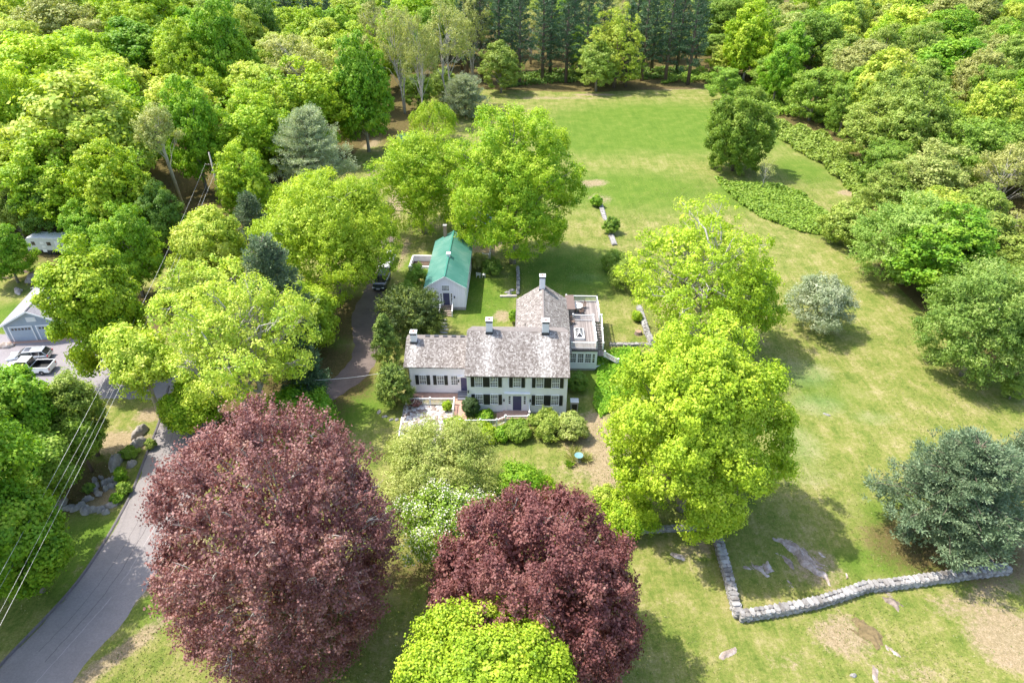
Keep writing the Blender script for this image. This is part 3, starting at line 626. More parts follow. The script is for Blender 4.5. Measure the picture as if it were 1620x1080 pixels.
for i, (px, py) in enumerate([(112,804),(120,806),(128,801),(136,806),(145,808),(153,807),(161,807),(168,811),(134,812),(141,790)]):
    rock('grey edging stone at the lower edge of the rock garden', px, py, rr.uniform(.8, 1.2), rr.uniform(.45, .7), rr.uniform(.35, .55), rr.uniform(0, 60), 70+i, M_STONE, 'stone', 'stone', 'edging stones of the rock garden')
for i, (px, py) in enumerate([(600,652),(609,659),(619,664),(628,664),(633,682),(1330,908)][:5]):
    rock('white stone in the grass beside the gravel patio', px, py, rr.uniform(.4, .7), rr.uniform(.3, .5), .2, rr.uniform(0, 180), 90+i, M_STONE, 'stone', 'stone', 'white stones left of the gravel patio')
for i, (px, py) in enumerate([(1527,893),(1533,899),(1552,896),(1568,889),(1527,901)]):
    rock('small pale stone on the bare soil behind the end of the long wall', px, py, rr.uniform(.4, .8), rr.uniform(.3, .5), .2, rr.uniform(0, 180), 100+i, M_STONE, 'stone', 'stone', 'stones behind the end of the long wall')
rock('big pale rock behind the neighbouring garage', 68,440, 5.0,3.4,1.2, 50, 110, M_ROCK, 'boulder', 'boulder')
rock('small rock at the left corner of the garage bed', 30,462, 2.2,1.0,.6, -50, 111, M_ROCK, 'boulder', 'boulder')
rock('pale stone pile at the left corner of the garage apron', 8,548, 2.4,1.2,.6, 0, 112, M_ROCK, 'boulder', 'boulder')

# sparse real blades and weeds standing over the lawn
def lawn_tufts(n=170000):
    rng = np.random.default_rng(8); x = rng.uniform(-46, 66, n); y = 28 + rng.random(n)**1.3*110
    keep = inforest(x, y) < .5
    cx = np.array([q.x for q in RQ]); cy = np.array([q.y for q in RQ]); xr = np.interp(y, cy, cx); keep &= (np.abs(x - xr) > 5.0)
    keep &= ~((x > -13.5) & (x < 11.5) & (y > 59) & (y < 82)); keep &= ~((x > -17) & (x < -6) & (y > 83) & (y < 99)); keep &= ~((x < -13) & (y > 50) & (y < 98) & (x > -24)); keep &= ~((x < -46))
    keep &= rng.random(n) < .45 + .55*np.sin(x*.31 + 2*np.sin(y*.17))*np.sin(y*.23 + np.sin(x*.4))
    x, y = x[keep], y[keep]; m = len(x); h = .05 + .09*rng.random(m)**2
    P = np.column_stack([x, y, h*.5]); T = unit(np.column_stack([rng.normal(size=m)*.6, rng.normal(size=m)*.6, np.full(m, .7)])); Nn = unit(np.cross(T, rng.normal(size=(m, 3))))
    V, F = leaf_quads(P, Nn, T, .16, .07, rng)
    o = link(bpy.data.objects.new('grass', np_mesh('grass', V, F, LM['grass'], {'tint': ('FACE', rng.random(m))}))); tag(o, 'sparse longer grass blades and weeds all over the lawns', 'grass', kind='stuff')
lawn_tufts()
# ------------------------------------------------------------------ building materials
def clapmat(name, c, c2, pitch=.13):
    m, nt, p, o = mat(name); L = nt.links
    tc = nt.nodes.new('ShaderNodeTexCoord').outputs['Object']; s = nt.nodes.new('ShaderNodeSeparateXYZ'); L.new(tc, s.inputs[0])
    f = noise(nt, 1.5, 5, .7, tc); r = ramp(nt, [(.3, c2), (.6, c)]); L.new(f, r.inputs[0])
    fr = mth(nt, 'FRACT', mth(nt, 'DIVIDE', s.outputs[2], pitch)); ln = mth(nt, 'LESS_THAN', fr, .12)
    L.new(mixc(nt, mth(nt, 'MULTIPLY', ln, .22), r.outputs[0], (.25,.25,.28)), p.inputs['Base Color']); p.inputs['Roughness'].default_value = .6
    bn = N(nt, 'ShaderNodeBump', i_Strength=.5, i_Distance=.02); L.new(fr, bn.inputs['Height']); L.new(bn.outputs[0], p.inputs['Normal'])
    return m
def shinglemat(name, axis, cols, rw=.17, rh=.21, dark=.45, stain=None):
    """cedar shingles; axis = direction in which the courses run"""
    m, nt, p, o = mat(name); L = nt.links
    tc = nt.nodes.new('ShaderNodeTexCoord').outputs['Object']; s = nt.nodes.new('ShaderNodeSeparateXYZ'); L.new(tc, s.inputs[0])
    a, b = (s.outputs[0], s.outputs[1]) if axis == 'x' else (s.outputs[1], s.outputs[0])
    cb = nt.nodes.new('ShaderNodeCombineXYZ'); L.new(a, cb.inputs[0]); L.new(mth(nt, 'MULTIPLY', b, 1.18), cb.inputs[1])
    br = N(nt, 'ShaderNodeTexBrick'); br.inputs['Scale'].default_value = 1; br.inputs['Brick Width'].default_value = rw; br.inputs['Row Height'].default_value = rh
    br.inputs['Mortar Size'].default_value = .012; br.inputs['Mortar Smooth'].default_value = .3; br.inputs['Color1'].default_value = (0,0,0,1); br.inputs['Color2'].default_value = (1,1,1,1); br.inputs['Mortar'].default_value = (.5,.5,.5,1)
    L.new(cb.outputs[0], br.inputs['Vector'])
    mp = N(nt, 'ShaderNodeMapping'); mp.inputs['Scale'].default_value = (1.0, .35, 1); L.new(cb.outputs[0], mp.inputs[0])
    n1 = noise(nt, 1.2, 6, .75, mp.outputs[0]); mp2 = N(nt, 'ShaderNodeMapping'); mp2.inputs['Scale'].default_value = (.9, 3.2, 1); L.new(cb.outputs[0], mp2.inputs[0]); n2 = noise(nt, 1.6, 5, .8, mp2.outputs[0])
    v = mth(nt, 'ADD', mth(nt, 'MULTIPLY', br.outputs['Color'], .40), mth(nt, 'ADD', mth(nt, 'MULTIPLY', n1, .40), mth(nt, 'MULTIPLY', n2, .52)))
    if stain:
        acc = None
        for xs, wd in stain:
            d = mth(nt, 'ABSOLUTE', mth(nt, 'SUBTRACT', mth(nt, 'ADD', a, mth(nt, 'MULTIPLY', mth(nt, 'SUBTRACT', n1, .5), 1.6)), xs)); k = N(nt, 'ShaderNodeMapRange', i_1=0., i_2=wd, i_3=.20, i_4=0.); L.new(d, k.inputs[0])
            v = mth(nt, 'ADD', v, k.outputs[0])
    r = ramp(nt, [(.32 + i*.16, c) for i, c in enumerate(cols)]); L.new(v, r.inputs[0])
    c = mixc(nt, mth(nt, 'MULTIPLY', br.outputs['Fac'], dark), r.outputs[0], (.10,.07,.06))
    L.new(c, p.inputs['Base Color']); p.inputs['Roughness'].default_value = .9; p.inputs['Specular IOR Level'].default_value = .2
    bn = N(nt, 'ShaderNodeBump', i_Strength=.7, i_Distance=.03); L.new(v, bn.inputs['Height']); L.new(bn.outputs[0], p.inputs['Normal'])
    return m
def boardmat(name, axis, pitch, c1, c2, gap=.08):
    m, nt, p, o = mat(name); L = nt.links
    tc = nt.nodes.new('ShaderNodeTexCoord').outputs['Object']; s = nt.nodes.new('ShaderNodeSeparateXYZ'); L.new(tc, s.inputs[0])
    q = mth(nt, 'DIVIDE', s.outputs[{'x':0,'y':1,'z':2}[axis]], pitch); fr = mth(nt, 'FRACT', q); fl = mth(nt, 'FLOOR', q)
    w = nt.nodes.new('ShaderNodeTexWhiteNoise'); w.noise_dimensions = '1D'; L.new(fl, w.inputs['W'])
    f = mth(nt, 'ADD', mth(nt, 'MULTIPLY', w.outputs['Value'], .5), mth(nt, 'MULTIPLY', noise(nt, 3, 5, .7, tc), .5))
    r = ramp(nt, [(.25, c1), (.75, c2)]); L.new(f, r.inputs[0])
    L.new(mixc(nt, mth(nt, 'MULTIPLY', mth(nt, 'LESS_THAN', fr, gap), .7 if gap > .06 else .3), r.outputs[0], (.05,.045,.04)), p.inputs['Base Color']); p.inputs['Roughness'].default_value = .85
    return m
def metalroof():
    m, nt, p, o = mat('roof_green_metal'); L = nt.links
    tc = nt.nodes.new('ShaderNodeTexCoord').outputs['Object']; s = nt.nodes.new('ShaderNodeSeparateXYZ'); L.new(tc, s.inputs[0])
    mp = N(nt, 'ShaderNodeMapping'); mp.inputs['Scale'].default_value = (.3, 1.5, .3); L.new(tc, mp.inputs[0])
    f = mth(nt, 'ADD', mth(nt, 'MULTIPLY', noise(nt, .35, 4, .6, tc), .6), mth(nt, 'MULTIPLY', noise(nt, 2.5, 5, .7, mp.outputs[0]), .4))
    r = ramp(nt, [(.35, (.045,.165,.13)), (.5, (.075,.215,.17)), (.66, (.18,.30,.245))]); L.new(f, r.inputs[0])
    fr = mth(nt, 'FRACT', mth(nt, 'DIVIDE', s.outputs[1], .3)); ln = mth(nt, 'LESS_THAN', fr, .16)
    L.new(mixc(nt, mth(nt, 'MULTIPLY', ln, .45), r.outputs[0], (.02,.13,.09)), p.inputs['Base Color']); p.inputs['Roughness'].default_value = .42; p.inputs['Specular IOR Level'].default_value = .4
    bn = N(nt, 'ShaderNodeBump', i_Strength=.6, i_Distance=.03); L.new(ln, bn.inputs['Height']); L.new(bn.outputs[0], p.inputs['Normal'])
    return m
def brickmat(name, sx='x', c1=(.32,.15,.10), c2=(.46,.26,.19), bw=.22, bh=.08):
    m, nt, p, o = mat(name); L = nt.links
    tc = nt.nodes.new('ShaderNodeTexCoord').outputs['Object']
    v = tc
    if sx == 'z':
        s = nt.nodes.new('ShaderNodeSeparateXYZ'); L.new(tc, s.inputs[0]); cb = nt.nodes.new('ShaderNodeCombineXYZ'); L.new(mth(nt, 'ADD', s.outputs[0], s.outputs[1]), cb.inputs[0]); L.new(s.outputs[2], cb.inputs[1]); v = cb.outputs[0]
    br = N(nt, 'ShaderNodeTexBrick'); br.inputs['Scale'].default_value = 1; br.inputs['Brick Width'].default_value = bw; br.inputs['Row Height'].default_value = bh
    br.inputs['Mortar Size'].default_value = .01; br.inputs['Color1'].default_value = (*c1, 1); br.inputs['Color2'].default_value = (*c2, 1); br.inputs['Mortar'].default_value = (.4,.36,.32,1)
    L.new(v, br.inputs['Vector']); L.new(mixc(nt, .35, br.outputs['Color'], ramp_out(nt, noise(nt, 2, 5, .7, tc), c1, c2)), p.inputs['Base Color']); p.inputs['Roughness'].default_value = .9
    return m
def ramp_out(nt, f, a, b):
    r = ramp(nt, [(.3, a), (.7, b)]); nt.links.new(f, r.inputs[0]); return r.outputs[0]
M_CLAP = clapmat('clapboard_white', (.90,.89,.93), (.85,.84,.885))
M_TRIM = pmat('trim_white', (.82,.82,.82), .5, var=.06, scale=2)
M_RAIL = pmat('rail_white', (.80,.80,.79), .5, var=.08, scale=2)
M_SHUT = pmat('shutter_black', (.022,.024,.024), .45, var=.3, scale=6)
M_DOOR = pmat('door_slate_blue', (.055,.06,.135), .4, var=.12)
M_BLK = pmat('metal_black', (.02,.02,.02), .4)
M_BRICK = brickmat('brick_red', 'z'); M_PAVE = brickmat('brick_paving', 'x', (.30,.15,.10), (.45,.27,.20), .2, .1)
SHC = [(.07,.056,.048), (.14,.12,.106), (.22,.195,.178), (.31,.285,.262), (.48,.46,.435)]
M_SHX = shinglemat('cedar_shingle', 'x', SHC, stain=[(2.3,1.1),(8.75,1.3)])
M_SHX2 = shinglemat('cedar_shingle_wing', 'x', SHC, stain=[(-6.7,.9)])
M_SHY = shinglemat('cedar_shingle_ell', 'y', SHC)
M_SHB = pmat('ridge_boards', (.19,.165,.15), .9, var=.25, scale=3, bump=.3)
def glassmat():
    m, nt, p, o = mat('window_glass'); L = nt.links
    tc = nt.nodes.new('ShaderNodeTexCoord').outputs['Object']
    r = ramp(nt, [(.4, (.015,.017,.02)), (.62, (.10,.085,.075))]); L.new(noise(nt, 1.3, 3, .6, tc), r.inputs[0])
    L.new(r.outputs[0], p.inputs['Base Color']); p.inputs['Roughness'].default_value = .08; p.inputs['Specular IOR Level'].default_value = .6
    return m
M_GLASS = glassmat()
M_DECK = boardmat('deck_boards', 'x', .14, (.17,.145,.135), (.30,.265,.25))
M_CHIM = pmat('chimney_white', (.80,.79,.79), .7, var=.08, scale=4, bump=.2)
M_LEAD = pmat('flashing_dark', (.045,.045,.05), .5)
M_GRANITE = pmat('foundation_stone', (.34,.32,.31), .9, var=.25, scale=2.5, bump=.4)

def window(par, x, y, z, w, h, cols, rows, nrm='-y', fr=.07, mt=.042, sill=True):
    """frame and muntins in one mesh, glass behind"""
    rz = {'-y':0, '+x':math.pi/2, '-x':-math.pi/2, '+y':math.pi}[nrm]
    M = Matrix.Translation((x, y, z)) @ Matrix.Rotation(rz, 4, 'Z')
    f = MB(); d0, d1 = -.06, .03
    f.box(-w/2-fr, -w/2, d0, d1, 0, h, 0, M); f.box(w/2, w/2+fr, d0, d1, 0, h, 0, M)
    f.box(-w/2-fr, w/2+fr, d0, d1, h, h+fr*1.3, 0, M); f.box(-w/2-fr*1.3, w/2+fr*1.3, d0-.04, d1, -fr, 0, 0, M)
    for i in range(1, cols): f.box(-w/2 + w*i/cols - mt/2, -w/2 + w*i/cols + mt/2, -.022, .02, 0, h, 0, M)
    for j in range(1, rows):
        t = mt*(1.9 if j*2 == rows else 1); f.box(-w/2, w/2, -.026 if j*2 == rows else -.019, .018, h*j/rows - t/2, h*j/rows + t/2, 0, M)
    o = f.build('window', M_TRIM, par)
    g = MB(); g.box(-w/2, w/2, .0, .012, 0, h, 0, M); g.build('pane', M_GLASS, o)
    return o
def shutter(par, x, y, z, w, h):
    m = MB(); m.box(x-w/2, x+w/2, y-.075, y-.03, z, z+h)
    for k in (0, 1):
        z0 = z + .07 + k*(h/2); z1 = z0 + h/2 - .12
        for i in range(9): zz = z0 + (z1-z0)*i/9; m.box(x-w/2+.05, x+w/2-.05, y-.09, y-.074, zz, zz + (z1-z0)/9*.55)
    return m.build('shutter', M_SHUT, par)
def chimney(par, x, y, z0, z1, w=.75, d=.7, name='chimney', cm=None):
    m = MB(); m.box(x-w/2, x+w/2, y-d/2, y+d/2, z0, z1); o = m.build(name, cm or M_CHIM, par, bevel=.015)
    b = MB(); b.box(x-w/2-.012, x+w/2+.012, y-d/2-.012, y+d/2+.012, z1, z1+.22)
    b.build('band', M_LEAD, o)
    b = MB(); b.box(x-w/2-.06, x+w/2+.06, y-d/2-.06, y+d/2+.06, z0, z0+.42); b.build('flashing', M_LEAD, o)
    c = MB(); c.box(x-w/2-.05, x+w/2+.05, y-d/2-.05, y+d/2+.05, z1+.22, z1+.32); c.build('cap', M_TRIM, o)
    f = MB(); f.box(x-.13, x+.13, y-.12, y+.12, z1+.32, z1+.40); f.build('flue', pmat('flue_clay', (.22,.10,.07), .8), o)
    return o
def roof_slab(par, name, prof, x0, x1, axis, m, th=.14, ins=None):
    """prof: list of (across, z); extruded along x ('x') or y ('y')"""
    mb = MB(); n = len(prof); P = lambda t, a, z: (t, a, z) if axis == 'x' else (a, t, z)
    vs = []
    for k, t in enumerate((x0, x1)):
        for i, (a, z) in enumerate(prof): 
            tt = t + ((ins[i] if k == 0 else -ins[i]) if ins else 0); vs.append(P(tt, a, z)); 
        for i, (a, z) in enumerate(prof): 
            tt = t + ((ins[i] if k == 0 else -ins[i]) if ins else 0); vs.append(P(tt, a, z - th))
    fs = []
    for i in range(n-1):
        fs += [(i, i+1, 2*n+i+1, 2*n+i), (n+i, 3*n+i, 3*n+i+1, n+i+1), (i, n+i, n+i+1, i+1), (2*n+i, 2*n+i+1, 3*n+i+1, 3*n+i)]
    fs += [(0, 2*n, 3*n, n), (n-1, 2*n-1, 4*n-1, 3*n-1)]
    if axis == 'x': fs = [tuple(f[::-1]) for f in fs]
    mb.add(vs, fs); return mb.build(name, m, par)
def gable_wall(par, name, x0, x1, y0, y1, h, rise, axis, m, base=0.0, off=.02):
    """closed body with gable ends; ridge along axis"""
    mb = MB()
    if axis == 'x':
        c = (y0+y1)/2; vs = [(x0,y0,base),(x0,y1,base),(x0,y1,h),(x0,c,h+rise-off),(x0,y0,h),(x1,y0,base),(x1,y1,base),(x1,y1,h),(x1,c,h+rise-off),(x1,y0,h)]
        fs = [(0,4,3,2,1),(5,6,7,8,9),(0,5,9,4),(1,2,7,6),(4,9,8,3),(3,8,7,2),(0,1,6,5)]
    else:
        c = (x0+x1)/2; vs = [(x0,y0,base),(x1,y0,base),(x1,y0,h),(c,y0,h+rise-off),(x0,y0,h),(x0,y1,base),(x1,y1,base),(x1,y1,h),(c,y1,h+rise-off),(x0,y1,h)]
        fs = [(0,1,2,3,4),(5,9,8,7,6),(0,4,9,5),(1,6,7,2),(4,3,8,9),(3,2,7,8),(0,5,6,1)]
    mb.add(vs, fs); return mb.build(name, m, par)
def railing(par, pts, h=.9, name='railing', z=0.0, gap=.13, cap=True, post_every=2.0, m=None, close=.0, bw=.035):
    mb = MB()
    for a, b in zip(pts, pts[1:]):
        a = Vector(a); b = Vector(b); d = b - a; L = d.length; n = max(1, round(L/post_every))
        up = Vector((0, 0, 1))
        mb.bar(a + up*(h-.05), b + up*(h-.05), .11, .06); mb.bar(a + up*.12, b + up*.12, .06, .06)
        k = int(L/gap)
        for i in range(1, k): p = a + d*i/k; mb.box(p.x-bw/2, p.x+bw/2, p.y-bw/2, p.y+bw/2, p.z+.10, p.z+h-.06)
    o = mb.build(name, m or M_RAIL, par)
    for a, b in zip(pts, pts[1:]):
        a = Vector(a); b = Vector(b); L = (b-a).length; n = max(1, round(L/post_every))
        for i in range(n+1 if (b - Vector(pts[-1])).length < 1e-4 else n):
            p = a + (b-a)*i/n; q = MB(); q.box(p.x-.075, p.x+.075, p.y-.075, p.y+.075, p.z, p.z+h+.08); q.box(p.x-.10, p.x+.10, p.y-.10, p.y+.10, p.z+h+.08, p.z+h+.12)
            q.build('post', m or M_RAIL, o)
    return o
def lantern(par, x, y, z):
    m = MB(); m.box(x-.07, x+.07, y-.17, y-.03, z, z+.26); m.lathe((x, y-.10, z+.26), [(.09, 0), (.02, .08)], 6); m.box(x-.03, x+.03, y-.04, y-.001, z+.1, z+.2); return m.build('lantern', M_BLK, par)
def door(par, x, y, z, w, h, m=None, nrm=0):
    d = MB(); d.box(x-w/2, x+w/2, y-.035, y-.005, z, z+h)
    for i in (0, 1):
        for (a, b) in ((.08, .36), (.42, .74), (.79, .93)):
            xx = x - w/2 + .09 + i*(w/2-.05); d.box(xx, xx + w/2 - .14, y-.05, y-.034, z + h*a, z + h*b)
    o = d.build('door', m or M_DOOR, par)
    f = MB(); f.box(x-w/2-.12, x-w/2, y-.07, y-.001, z-.04, z+h+.1); f.box(x+w/2, x+w/2+.12, y-.07, y-.001, z-.04, z+h+.1); f.box(x-w/2, x+w/2, y-.07, y-.001, z+h, z+h+.1); f.build('frame', M_TRIM, o)
    k = MB(); k.lathe((x+w/2-.1, y-.07, z+1.0), [(.02, -.03), (.035, 0), (.02, .03)], 8); k.build('knob', M_BLK, o)
    return o
# ------------------------------------------------------------------ the white house
hs = empty('colonial_house', (-5.05, 60.9, 0), R_(-1.5))
tag(hs, 'large white clapboard colonial house with black shutters, cedar shingle roofs and white chimneys', 'house')
EZ, RZm, HD = 5.52, 8.42, 9.2; EXm = 11.25
gable_wall(hs, 'wall', 0, EXm, 0, HD, EZ, RZm-EZ-.18, 'x', M_CLAP)
fb = MB(); fb.box(-.03, EXm+.03, -.03, HD, -.1, .28); fb.build('foundation', M_GRANITE, hs)
cb_ = MB()
for xx in (-.015, EXm-.185): cb_.box(xx, xx+.2, -.035, .001, .28, EZ-.2)
cb_.box(-.02, EXm+.02, -.10, .001, EZ-.22, EZ-.02); cb_.build('trim', M_TRIM, hs)
rise = (RZm - EZ) / (HD/2 + .35)
roof_slab(hs, 'roof', [(-.35, EZ+.03), (HD/2-.15, RZm-.05)], -.22, EXm+.22, 'x', M_SHX)
roof_slab(hs, 'roof_ridge', [(HD/2-.149, RZm-.03), (HD/2+.15, RZm+.02), (HD/2+.95, RZm-.10)], -.22, EXm+.22, 'x', M_SHB, ins=[0, .12, .55])
roof_slab(hs, 'roof', [(HD/2+.5, RZm-.2), (HD+.3, EZ)], -.15, EXm+.15, 'x', M_SHX)
chimney(hs, 2.35, HD/2-.1, RZm-.35, RZm+1.25, .72, .72); chimney(hs, 8.75, HD/2-.1, RZm-.35, RZm+1.25, .78, .72)
for z, h in ((3.88, 1.30), (1.36, 1.34)):
    for i, xc in enumerate((1.32, 3.03, 5.62, 8.17, 9.93)):
        if z < 2 and i == 2: continue
        window(hs, xc, -.004, z, .78, h, 4, 6)
        for s in (-1, 1): shutter(hs, xc + s*(.78/2 + .07 + .22), 0, z-.05, .415, h+.1)
door(hs, 5.64, -.004, .52, .98, 2.1)
sr = MB()
for s in (-1, 1): sr.box(5.64 + s*1.22 - .1, 5.64 + s*1.22 + .1, -.10, -.001, .5, 2.8)
sr.box(4.25, 7.03, -.16, -.001, 2.8, 2.98); sr.box(4.15, 7.13, -.24, -.001, 2.98, 3.04); sr.build('door_surround', M_TRIM, hs)
for s in (-1, 1): window(hs, 5.64 + s*.86, -.004, 1.42, .2, 1.15, 1, 4, fr=.05); lantern(hs, 5.64 + s*1.5, 0, 1.85)
st = MB(); st.box(4.0, 7.0, -1.5, -.05, -.05, .48); st.box(3.65, 4.0, -1.5, -.05, -.05, .32); st.box(3.3, 3.65, -1.5, -.05, -.05, .16); st.build('front_steps', M_PAVE, hs)
for vx in (2.0, 8.9): v_ = MB(); v_.box(vx, vx+.8, -.07, -.031, .05, .25); v_.build('cellar_vent', M_GRANITE, hs)
# wing
WX0, WY0, WD, WE, WR = -7.1, 3.45, 6.2, 4.05, 5.85
gable_wall(hs, 'wall', WX0, -.002, WY0, WY0+WD, WE, WR-WE-.18, 'x', M_CLAP)
fb = MB(); fb.box(WX0-.03, -.01, WY0-.03, WY0+WD-.1, -.1, .2); fb.build('foundation', M_GRANITE, hs)
t_ = MB(); t_.box(WX0-.02, WX0+.16, WY0-.035, WY0+.001, .2, WE-.2); t_.box(WX0-.02, -.02, WY0-.08, WY0+.001, WE-.24, WE-.03); t_.build('trim', M_TRIM, hs)
roof_slab(hs, 'roof', [(WY0-.3, WE+.02), (WY0+WD/2-.1, WR-.04)], WX0-.6, -.225, 'x', M_SHX2)
roof_slab(hs, 'roof_ridge', [(WY0+WD/2-.099, WR-.02), (WY0+WD/2+.15, WR+.01), (WY0+WD/2+1.1, WR-.22)], WX0-.6, -.003, 'x', M_SHB)
roof_slab(hs, 'roof', [(WY0+WD/2+.6, WR-.3), (WY0+WD+.3, WE)], WX0-.6, -.003, 'x', M_SHX2)
for i in range(5):
    b = MB(); xx = -5.5 + i*1.05; b.box(xx, xx+.5, WY0+WD/2+.35, WY0+WD/2+.75, WR-.1, WR+.06); b.build('ridge_vent', M_LEAD, hs)
chimney(hs, -6.75, WY0+WD/2-.3, WR-.5, WR+.85, .72, .7)
for xc, sh in ((-5.6, 1), (-3.5, 1), (-1.85, 0)):
    window(hs, xc, WY0-.004, 1.42, .74, 1.25, 3, 6)
    if sh:
        for s in (-1, 1): shutter(hs, xc + s*(.37 + .07 + .22), WY0, 1.36, .42, 1.36)
door(hs, -.68, WY0-.004, .52, .86, 1.98); lantern(hs, -1.35, WY0, 1.85); lantern(hs, .12+.0, .0, 3.0)
e_ = MB(); e_.box(-1.5, -.01, WY0-.2, WY0-.001, 2.62, 2.72); e_.build('door_hood', M_TRIM, hs)
s2 = MB(); s2.box(-1.45, -.04, WY0-1.0, WY0-.04, -.05, .46); s2.box(-1.45, -.04, WY0-1.35, WY0-1.0, -.05, .24); s2.build('side_steps', pmat('step_painted', (.12,.13,.16), .6), hs)
dp_ = MB(); dp_.tube([(WX0-.1, WY0-.28, WE-.1), (WX0-.06, WY0-.06, WE-.5), (WX0-.06, WY0-.06, .1)], .045, 6); dp_.build('downpipe', M_BLK, hs)
# ell
LX0, LX1, LY0, LY1, LE, LR = 5.6, 11.72, 5.0, 18.2, 4.55, 6.75
gable_wall(hs, 'wall', LX0, LX1, HD+.01, LY1, LE, LR-LE-.18, 'y', M_CLAP)
roof_slab(hs, 'roof', [(LX0-.3, LE-.08), ((LX0+LX1)/2-.06, LR), ((LX0+LX1)/2+.06, LR), (LX1+.3, LE-.08)], 5.6, LY1+.3, 'y', M_SHY)
rc = MB(); rc.box((LX0+LX1)/2-.09, (LX0+LX1)/2+.09, 5.6, LY1+.25, LR-.02, LR+.05); rc.build('ridge_cap', M_SHB, hs)
gt = MB(); gt.box(LX0-.44, LX0-.3, 9.6, LY1+.3, LE-.2, LE-.08); gt.build('gutter', M_SHB, hs)
chimney(hs, (LX0+LX1)/2-.1, LY1-.6, LR-.5, LR+1.5, .72, .7)
vp = MB(); vp.tube([(6.4, 10.6, LE+.3), (6.4, 10.6, LE+1.0)], .05, 6); vp.build('vent_pipe', M_BLK, hs)
# sunroom and roof deck
DX0, DX1, DY0, DY1, DZ = 11.73, 15.35, 8.5, 20.2, 3.2
w_ = MB(); w_.box(DX0, DX1, DY0, 16.0, .35, 3.0); w_.build('wall', M_CLAP, hs)
fb = MB(); fb.box(DX0+.1, DX1-.1, DY0+.1, 15.9, -.1, .36); fb.build('foundation', M_GRANITE, hs)
t_ = MB(); t_.box(DX0-.3, DX1+.05, DY0-.06, DY0+.001, 2.72, 3.0); t_.box(DX1-.12, DX1+.02, DY0-.03, DY0+.001, .35, 2.72)
t_.box(11.25, DX0, 8.6, 9.4, .1, 3.0); t_.build('trim', M_TRIM, hs)
for i in range(3): window(hs, 12.42 + i*.92, DY0-.004, 1.3, .66, 1.3, 3, 4)
window(hs, 14.95, DY0-.004, 1.3, .25, 1.3, 1, 4, fr=.05)
for i in range(4): window(hs, DX1+.004, 9.6 + i*1.6, 1.3, .9, 1.3, 3, 4, '+x')
rf = MB(); rf.box(DX0-.4, DX1+.1, DY0-.12, 16.1, 3.0, 3.16); rf.build('roof_edge', M_LEAD, hs)
dk = MB(); dk.box(DX0+.0, DX1+.02, DY0+.02, 15.0, 3.161, 3.26); dk.build('deck', M_DECK, hs)
dk = MB(); dk.box(DX0, DX1+.9, 15.02, DY1, 2.98, 3.2); dk.build('deck', M_DECK, hs)
ps = MB()
for xx in (DX0+.3, DX1+.7):
    for yy in (17.2, DY1-.2): ps.box(xx-.08, xx+.08, yy-.08, yy+.08, -.05, 2.98)
ps.build('deck_posts', M_RAIL, hs)
railing(hs, [(DX1-.12, 8.68, DZ+.06), (DX0+.05, 8.68, DZ+.06)], .95, post_every=3.6)
railing(hs, [(DX1-.12, 14.8, DZ+.06), (DX1-.12, 8.68, DZ+.06)], .95, post_every=2.2)
railing(hs, [(DX0+.9, 15.15, DZ), (DX1-.12, 15.15, DZ)], .95, post_every=3)
railing(hs, [(DX0+.2, DY1-.1, DZ), (DX1+.75, DY1-.1, DZ)], .95, post_every=4.6)
railing(hs, [(DX1+.75, DY1-.1, DZ), (DX1+.75, 15.1, DZ)], .95, post_every=2.6)
railing(hs, [(DX1+.98, 15.1, DZ), (DX1+.98, 11.0, 1.6)], .95, post_every=2.1)
sp = MB()
for i in range(11): sp.box(DX1+.14, DX1+.96, 15.0-(i+1)*.38, 15.0-i*.38+.02, 2.98-(i+1)*.15, 3.04-(i+1)*.15)
sp.box(DX1+.14, DX1+1.1, 9.9, 10.85, 1.3, 1.4)
for i in range(6): sp.box(DX1+1.1+i*.3, DX1+1.42+i*.3, 9.9, 10.85, 1.1-i*.2, 1.2-i*.2)
sp.build('deck_stairs', M_DECK, hs)
railing(hs, [(DX1+1.1, 9.88, 1.2), (DX1+2.9, 9.88, .05)], .8, post_every=2.0)
sk = MB(); cx, cy, sw, sl_ = 13.25, 11.6, .62, 1.15
sk.box(cx-sw, cx+sw, cy-sl_, cy+sl_, 3.26, 3.62)
so_ = sk.build('skylight', M_TRIM, hs, bevel=.01)
gl = MB(); a, b = sw-.1, sl_-.1; zt, zb_ = 4.05, 3.63
gl.add([(cx-a,cy-b,zb_),(cx+a,cy-b,zb_),(cx+a,cy+b,zb_),(cx-a,cy+b,zb_),(cx,cy-b*.45,zt),(cx,cy+b*.45,zt)], [(0,1,4),(1,2,5,4),(2,3,5),(3,0,4,5)]); gl.build('pane', M_GLASS, so_)
gb = MB(); V4 = [Vector(v) for v in gl.v]
for i, j in ((0,4),(1,4),(2,5),(3,5),(4,5),(0,1),(1,2),(2,3),(3,0)): gb.bar(V4[i], V4[j], .07, .06)
for t in (.3, .5, .7):
    for (e0, e1, r0_, r1_) in ((0,3,4,5),(1,2,4,5)): gb.bar(V4[e0].lerp(V4[e1], t), V4[r0_].lerp(V4[r1_], t), .05, .05)
gb.build('glazing_bars', M_TRIM, so_)
